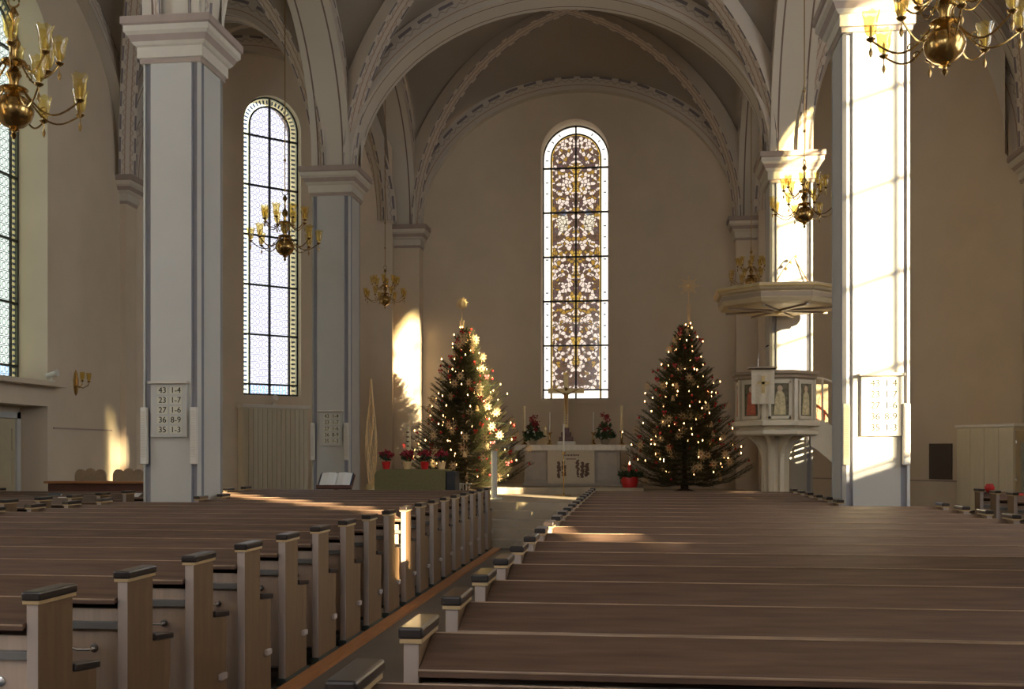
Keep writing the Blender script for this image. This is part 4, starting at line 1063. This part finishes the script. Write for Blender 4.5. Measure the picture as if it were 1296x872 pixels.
# scalloped chairs
for k, x in enumerate((-9.95, -9.22)):
    t = thing('high_back_chair', 'tan high-backed chair with three-lobed top, %s of the pair by the left wall' % ('left' if k == 0 else 'right'), 'chair', (x, 18.55, 0), 0, 'three-lobed chairs')
    out = [(-.29, .50), (.29, .50), (.29, 1.22)]
    for cxx in (.19, 0, -.19): out += [(cxx+.10*cos(q), 1.28+.12*sin(q)+(.02 if cxx == 0 else 0)) for q in [pi*i/8 for i in range(9)]]
    out += [(-.29, 1.22)]
    c = MB(); c.prism_y(out, 0, .07); c.build('backrest', TAN, t, bevel=.015)
    c = MB(); c.box(-.29, .29, -.46, .05, .42, .50); c.build('seat', TAN, t, bevel=.02)
    for sx in (-.25, .25):
        for sy in (-.42, .02): c = MB(); c.box(sx-.022, sx+.022, sy, sy+.044, 0, .44); c.build('leg', DKBROWN, t)
t = thing('rail_desk', 'long reddish-brown wooden desk front below the tan chairs', 'desk', (-9.35, 17.85, 0))
c = MB(); c.box(-1.0, .95, 0, .05, 0, 1.16); c.build('front_panel', DKBROWN, t); c = MB(); c.box(-1.05, 1.0, -.06, .22, 1.16, 1.20); c.build('desk_top', EDGE, t, bevel=.008)
for sx in (-1.0, .92): c = MB(); c.box(sx, sx+.04, .05, .3, 0, 1.16); c.build('side_panel', DKBROWN, t)
# papers and hymn books left on the side pews
for k, (x, y, m, lab) in enumerate(((-8.6, 15.14, PAPER, 'white leaflet lying on a left side aisle pew, nearer one'), (-8.25, 16.76, PAPER, 'white leaflet lying on a left side aisle pew, farther one'), (-9.2, 15.95, BLUECLOTH, 'dark blue hymn book lying on a left side aisle pew'),
        (6.1, 16.01, RED, 'red book lying on a right side aisle pew, nearer one'), (5.9, 17.61, RED, 'red book lying on a right side aisle pew, farther one'))):
    t = thing('hymn_book' if m is not PAPER else 'leaflet', lab, 'book' if m is not PAPER else 'leaflet', (x, y+.02, .965), .1*k)
    t.rotation_euler = (R(20), 0, 0)
    h = .035 if m is not PAPER else .008
    c = MB(); c.box(-.10, .10, -.01, .15, .006, .012+h); c.build('cover' if m is not PAPER else 'sheet', m, t, bevel=.003)
    if m is not PAPER: c = MB(); c.box(-.095, .103, -.013, .147, .013, .002+h); c.build('pages', PAPER, t)
# ------------------------------------------------------------------ right aisle: cabin, grille, sign
t = thing('wooden_cabin', 'cream boarded cabin standing in the corner of the right aisle', 'cabin', (7.06, 21.35, 0), R(118))
c = MB(); c.box(0, 1.45, -.62, 0, 0, 2.20); c.build('body', CREAM, t)
c = MB(); c.box(-.03, 1.48, -.65, .03, 2.20, 2.26); c.build('top', WHITE, t, bevel=.008)
c = MB()
for k in range(4): c.box(.01+.36*k, .01+.36*k+.35, 0, .012, .05, 2.18)
c.build('side_boards', CREAM, t, bevel=.003)
c = MB(); c.box(-.015, 0, -.60, -.02, .05, 2.12); d_ = c.build('door', DOORW, t)
c = MB(); c.box(-.022, -.015, -.50, -.15, .9, 1.9); c.build('notice', GREENBOARD, t)
for z in (.5, 1.2, 1.9): c = MB(); c.tube([(-.02, -.03, z-.03), (-.02, -.03, z+.03)], .012); c.build('hinge', STEEL, t)
def rdiag(s, off):  # s from the aisle corner along the right diagonal wall
    return (AR-s*.7071-off*.7071, 23.0+s*.7071-off*.7071)
x, y = rdiag(1.95, .01)
t = thing('wall_grille', 'dark square heating grille low on the right diagonal wall', 'grille', (x, y, 1.12), R(-45))
c = MB(); c.box(-.27, .27, -.02, 0, 0, .78); c.build('plate', GRILLE, t)
c = MB()
for k in range(15): c.box(-.25, .25, -.032, -.02, .03+.05*k, .055+.05*k)
c.build('slats', GRILLE, t)
x, y = rdiag(1.15, .01)
t = thing('wall_sign', 'small red notice on the right diagonal wall beside the cream cabin', 'sign', (x, y, 1.95), R(-45))
c = MB(); c.box(-.06, .06, -.012, 0, 0, .24); c.build('plate', RED, t)
c = MB(); c.box(-.03, .03, -.015, -.012, .05, .17); c.prism_y([(-.035, .17), (.035, .17), (0, .21)], -.015, -.012); c.build('symbol', WHITE, t)
b = MB(); p0 = Vector((*rdiag(.0, .0), 0)); b.prism([(0, 1.07), (6.5, 1.07), (6.5, 1.10), (0, 1.10)], lambda q: (AR-q[0]*.7071-.01, 23+q[0]*.7071-.01, q[1]), lambda q: (AR-q[0]*.7071+.05, 23+q[0]*.7071+.05, q[1]))
struct(b.build(tn(), CAPB))
t = thing('grave_candle', 'red round candle glass standing on the front right side pew', 'candle', (5.75, 18.56, 1.046))
c = MB(); c.lathe([(.04, 0), (.075, .04), (.08, .09), (.05, .14), (.03, .14)], n=14); c.build('glass', RED, t, smooth=True)
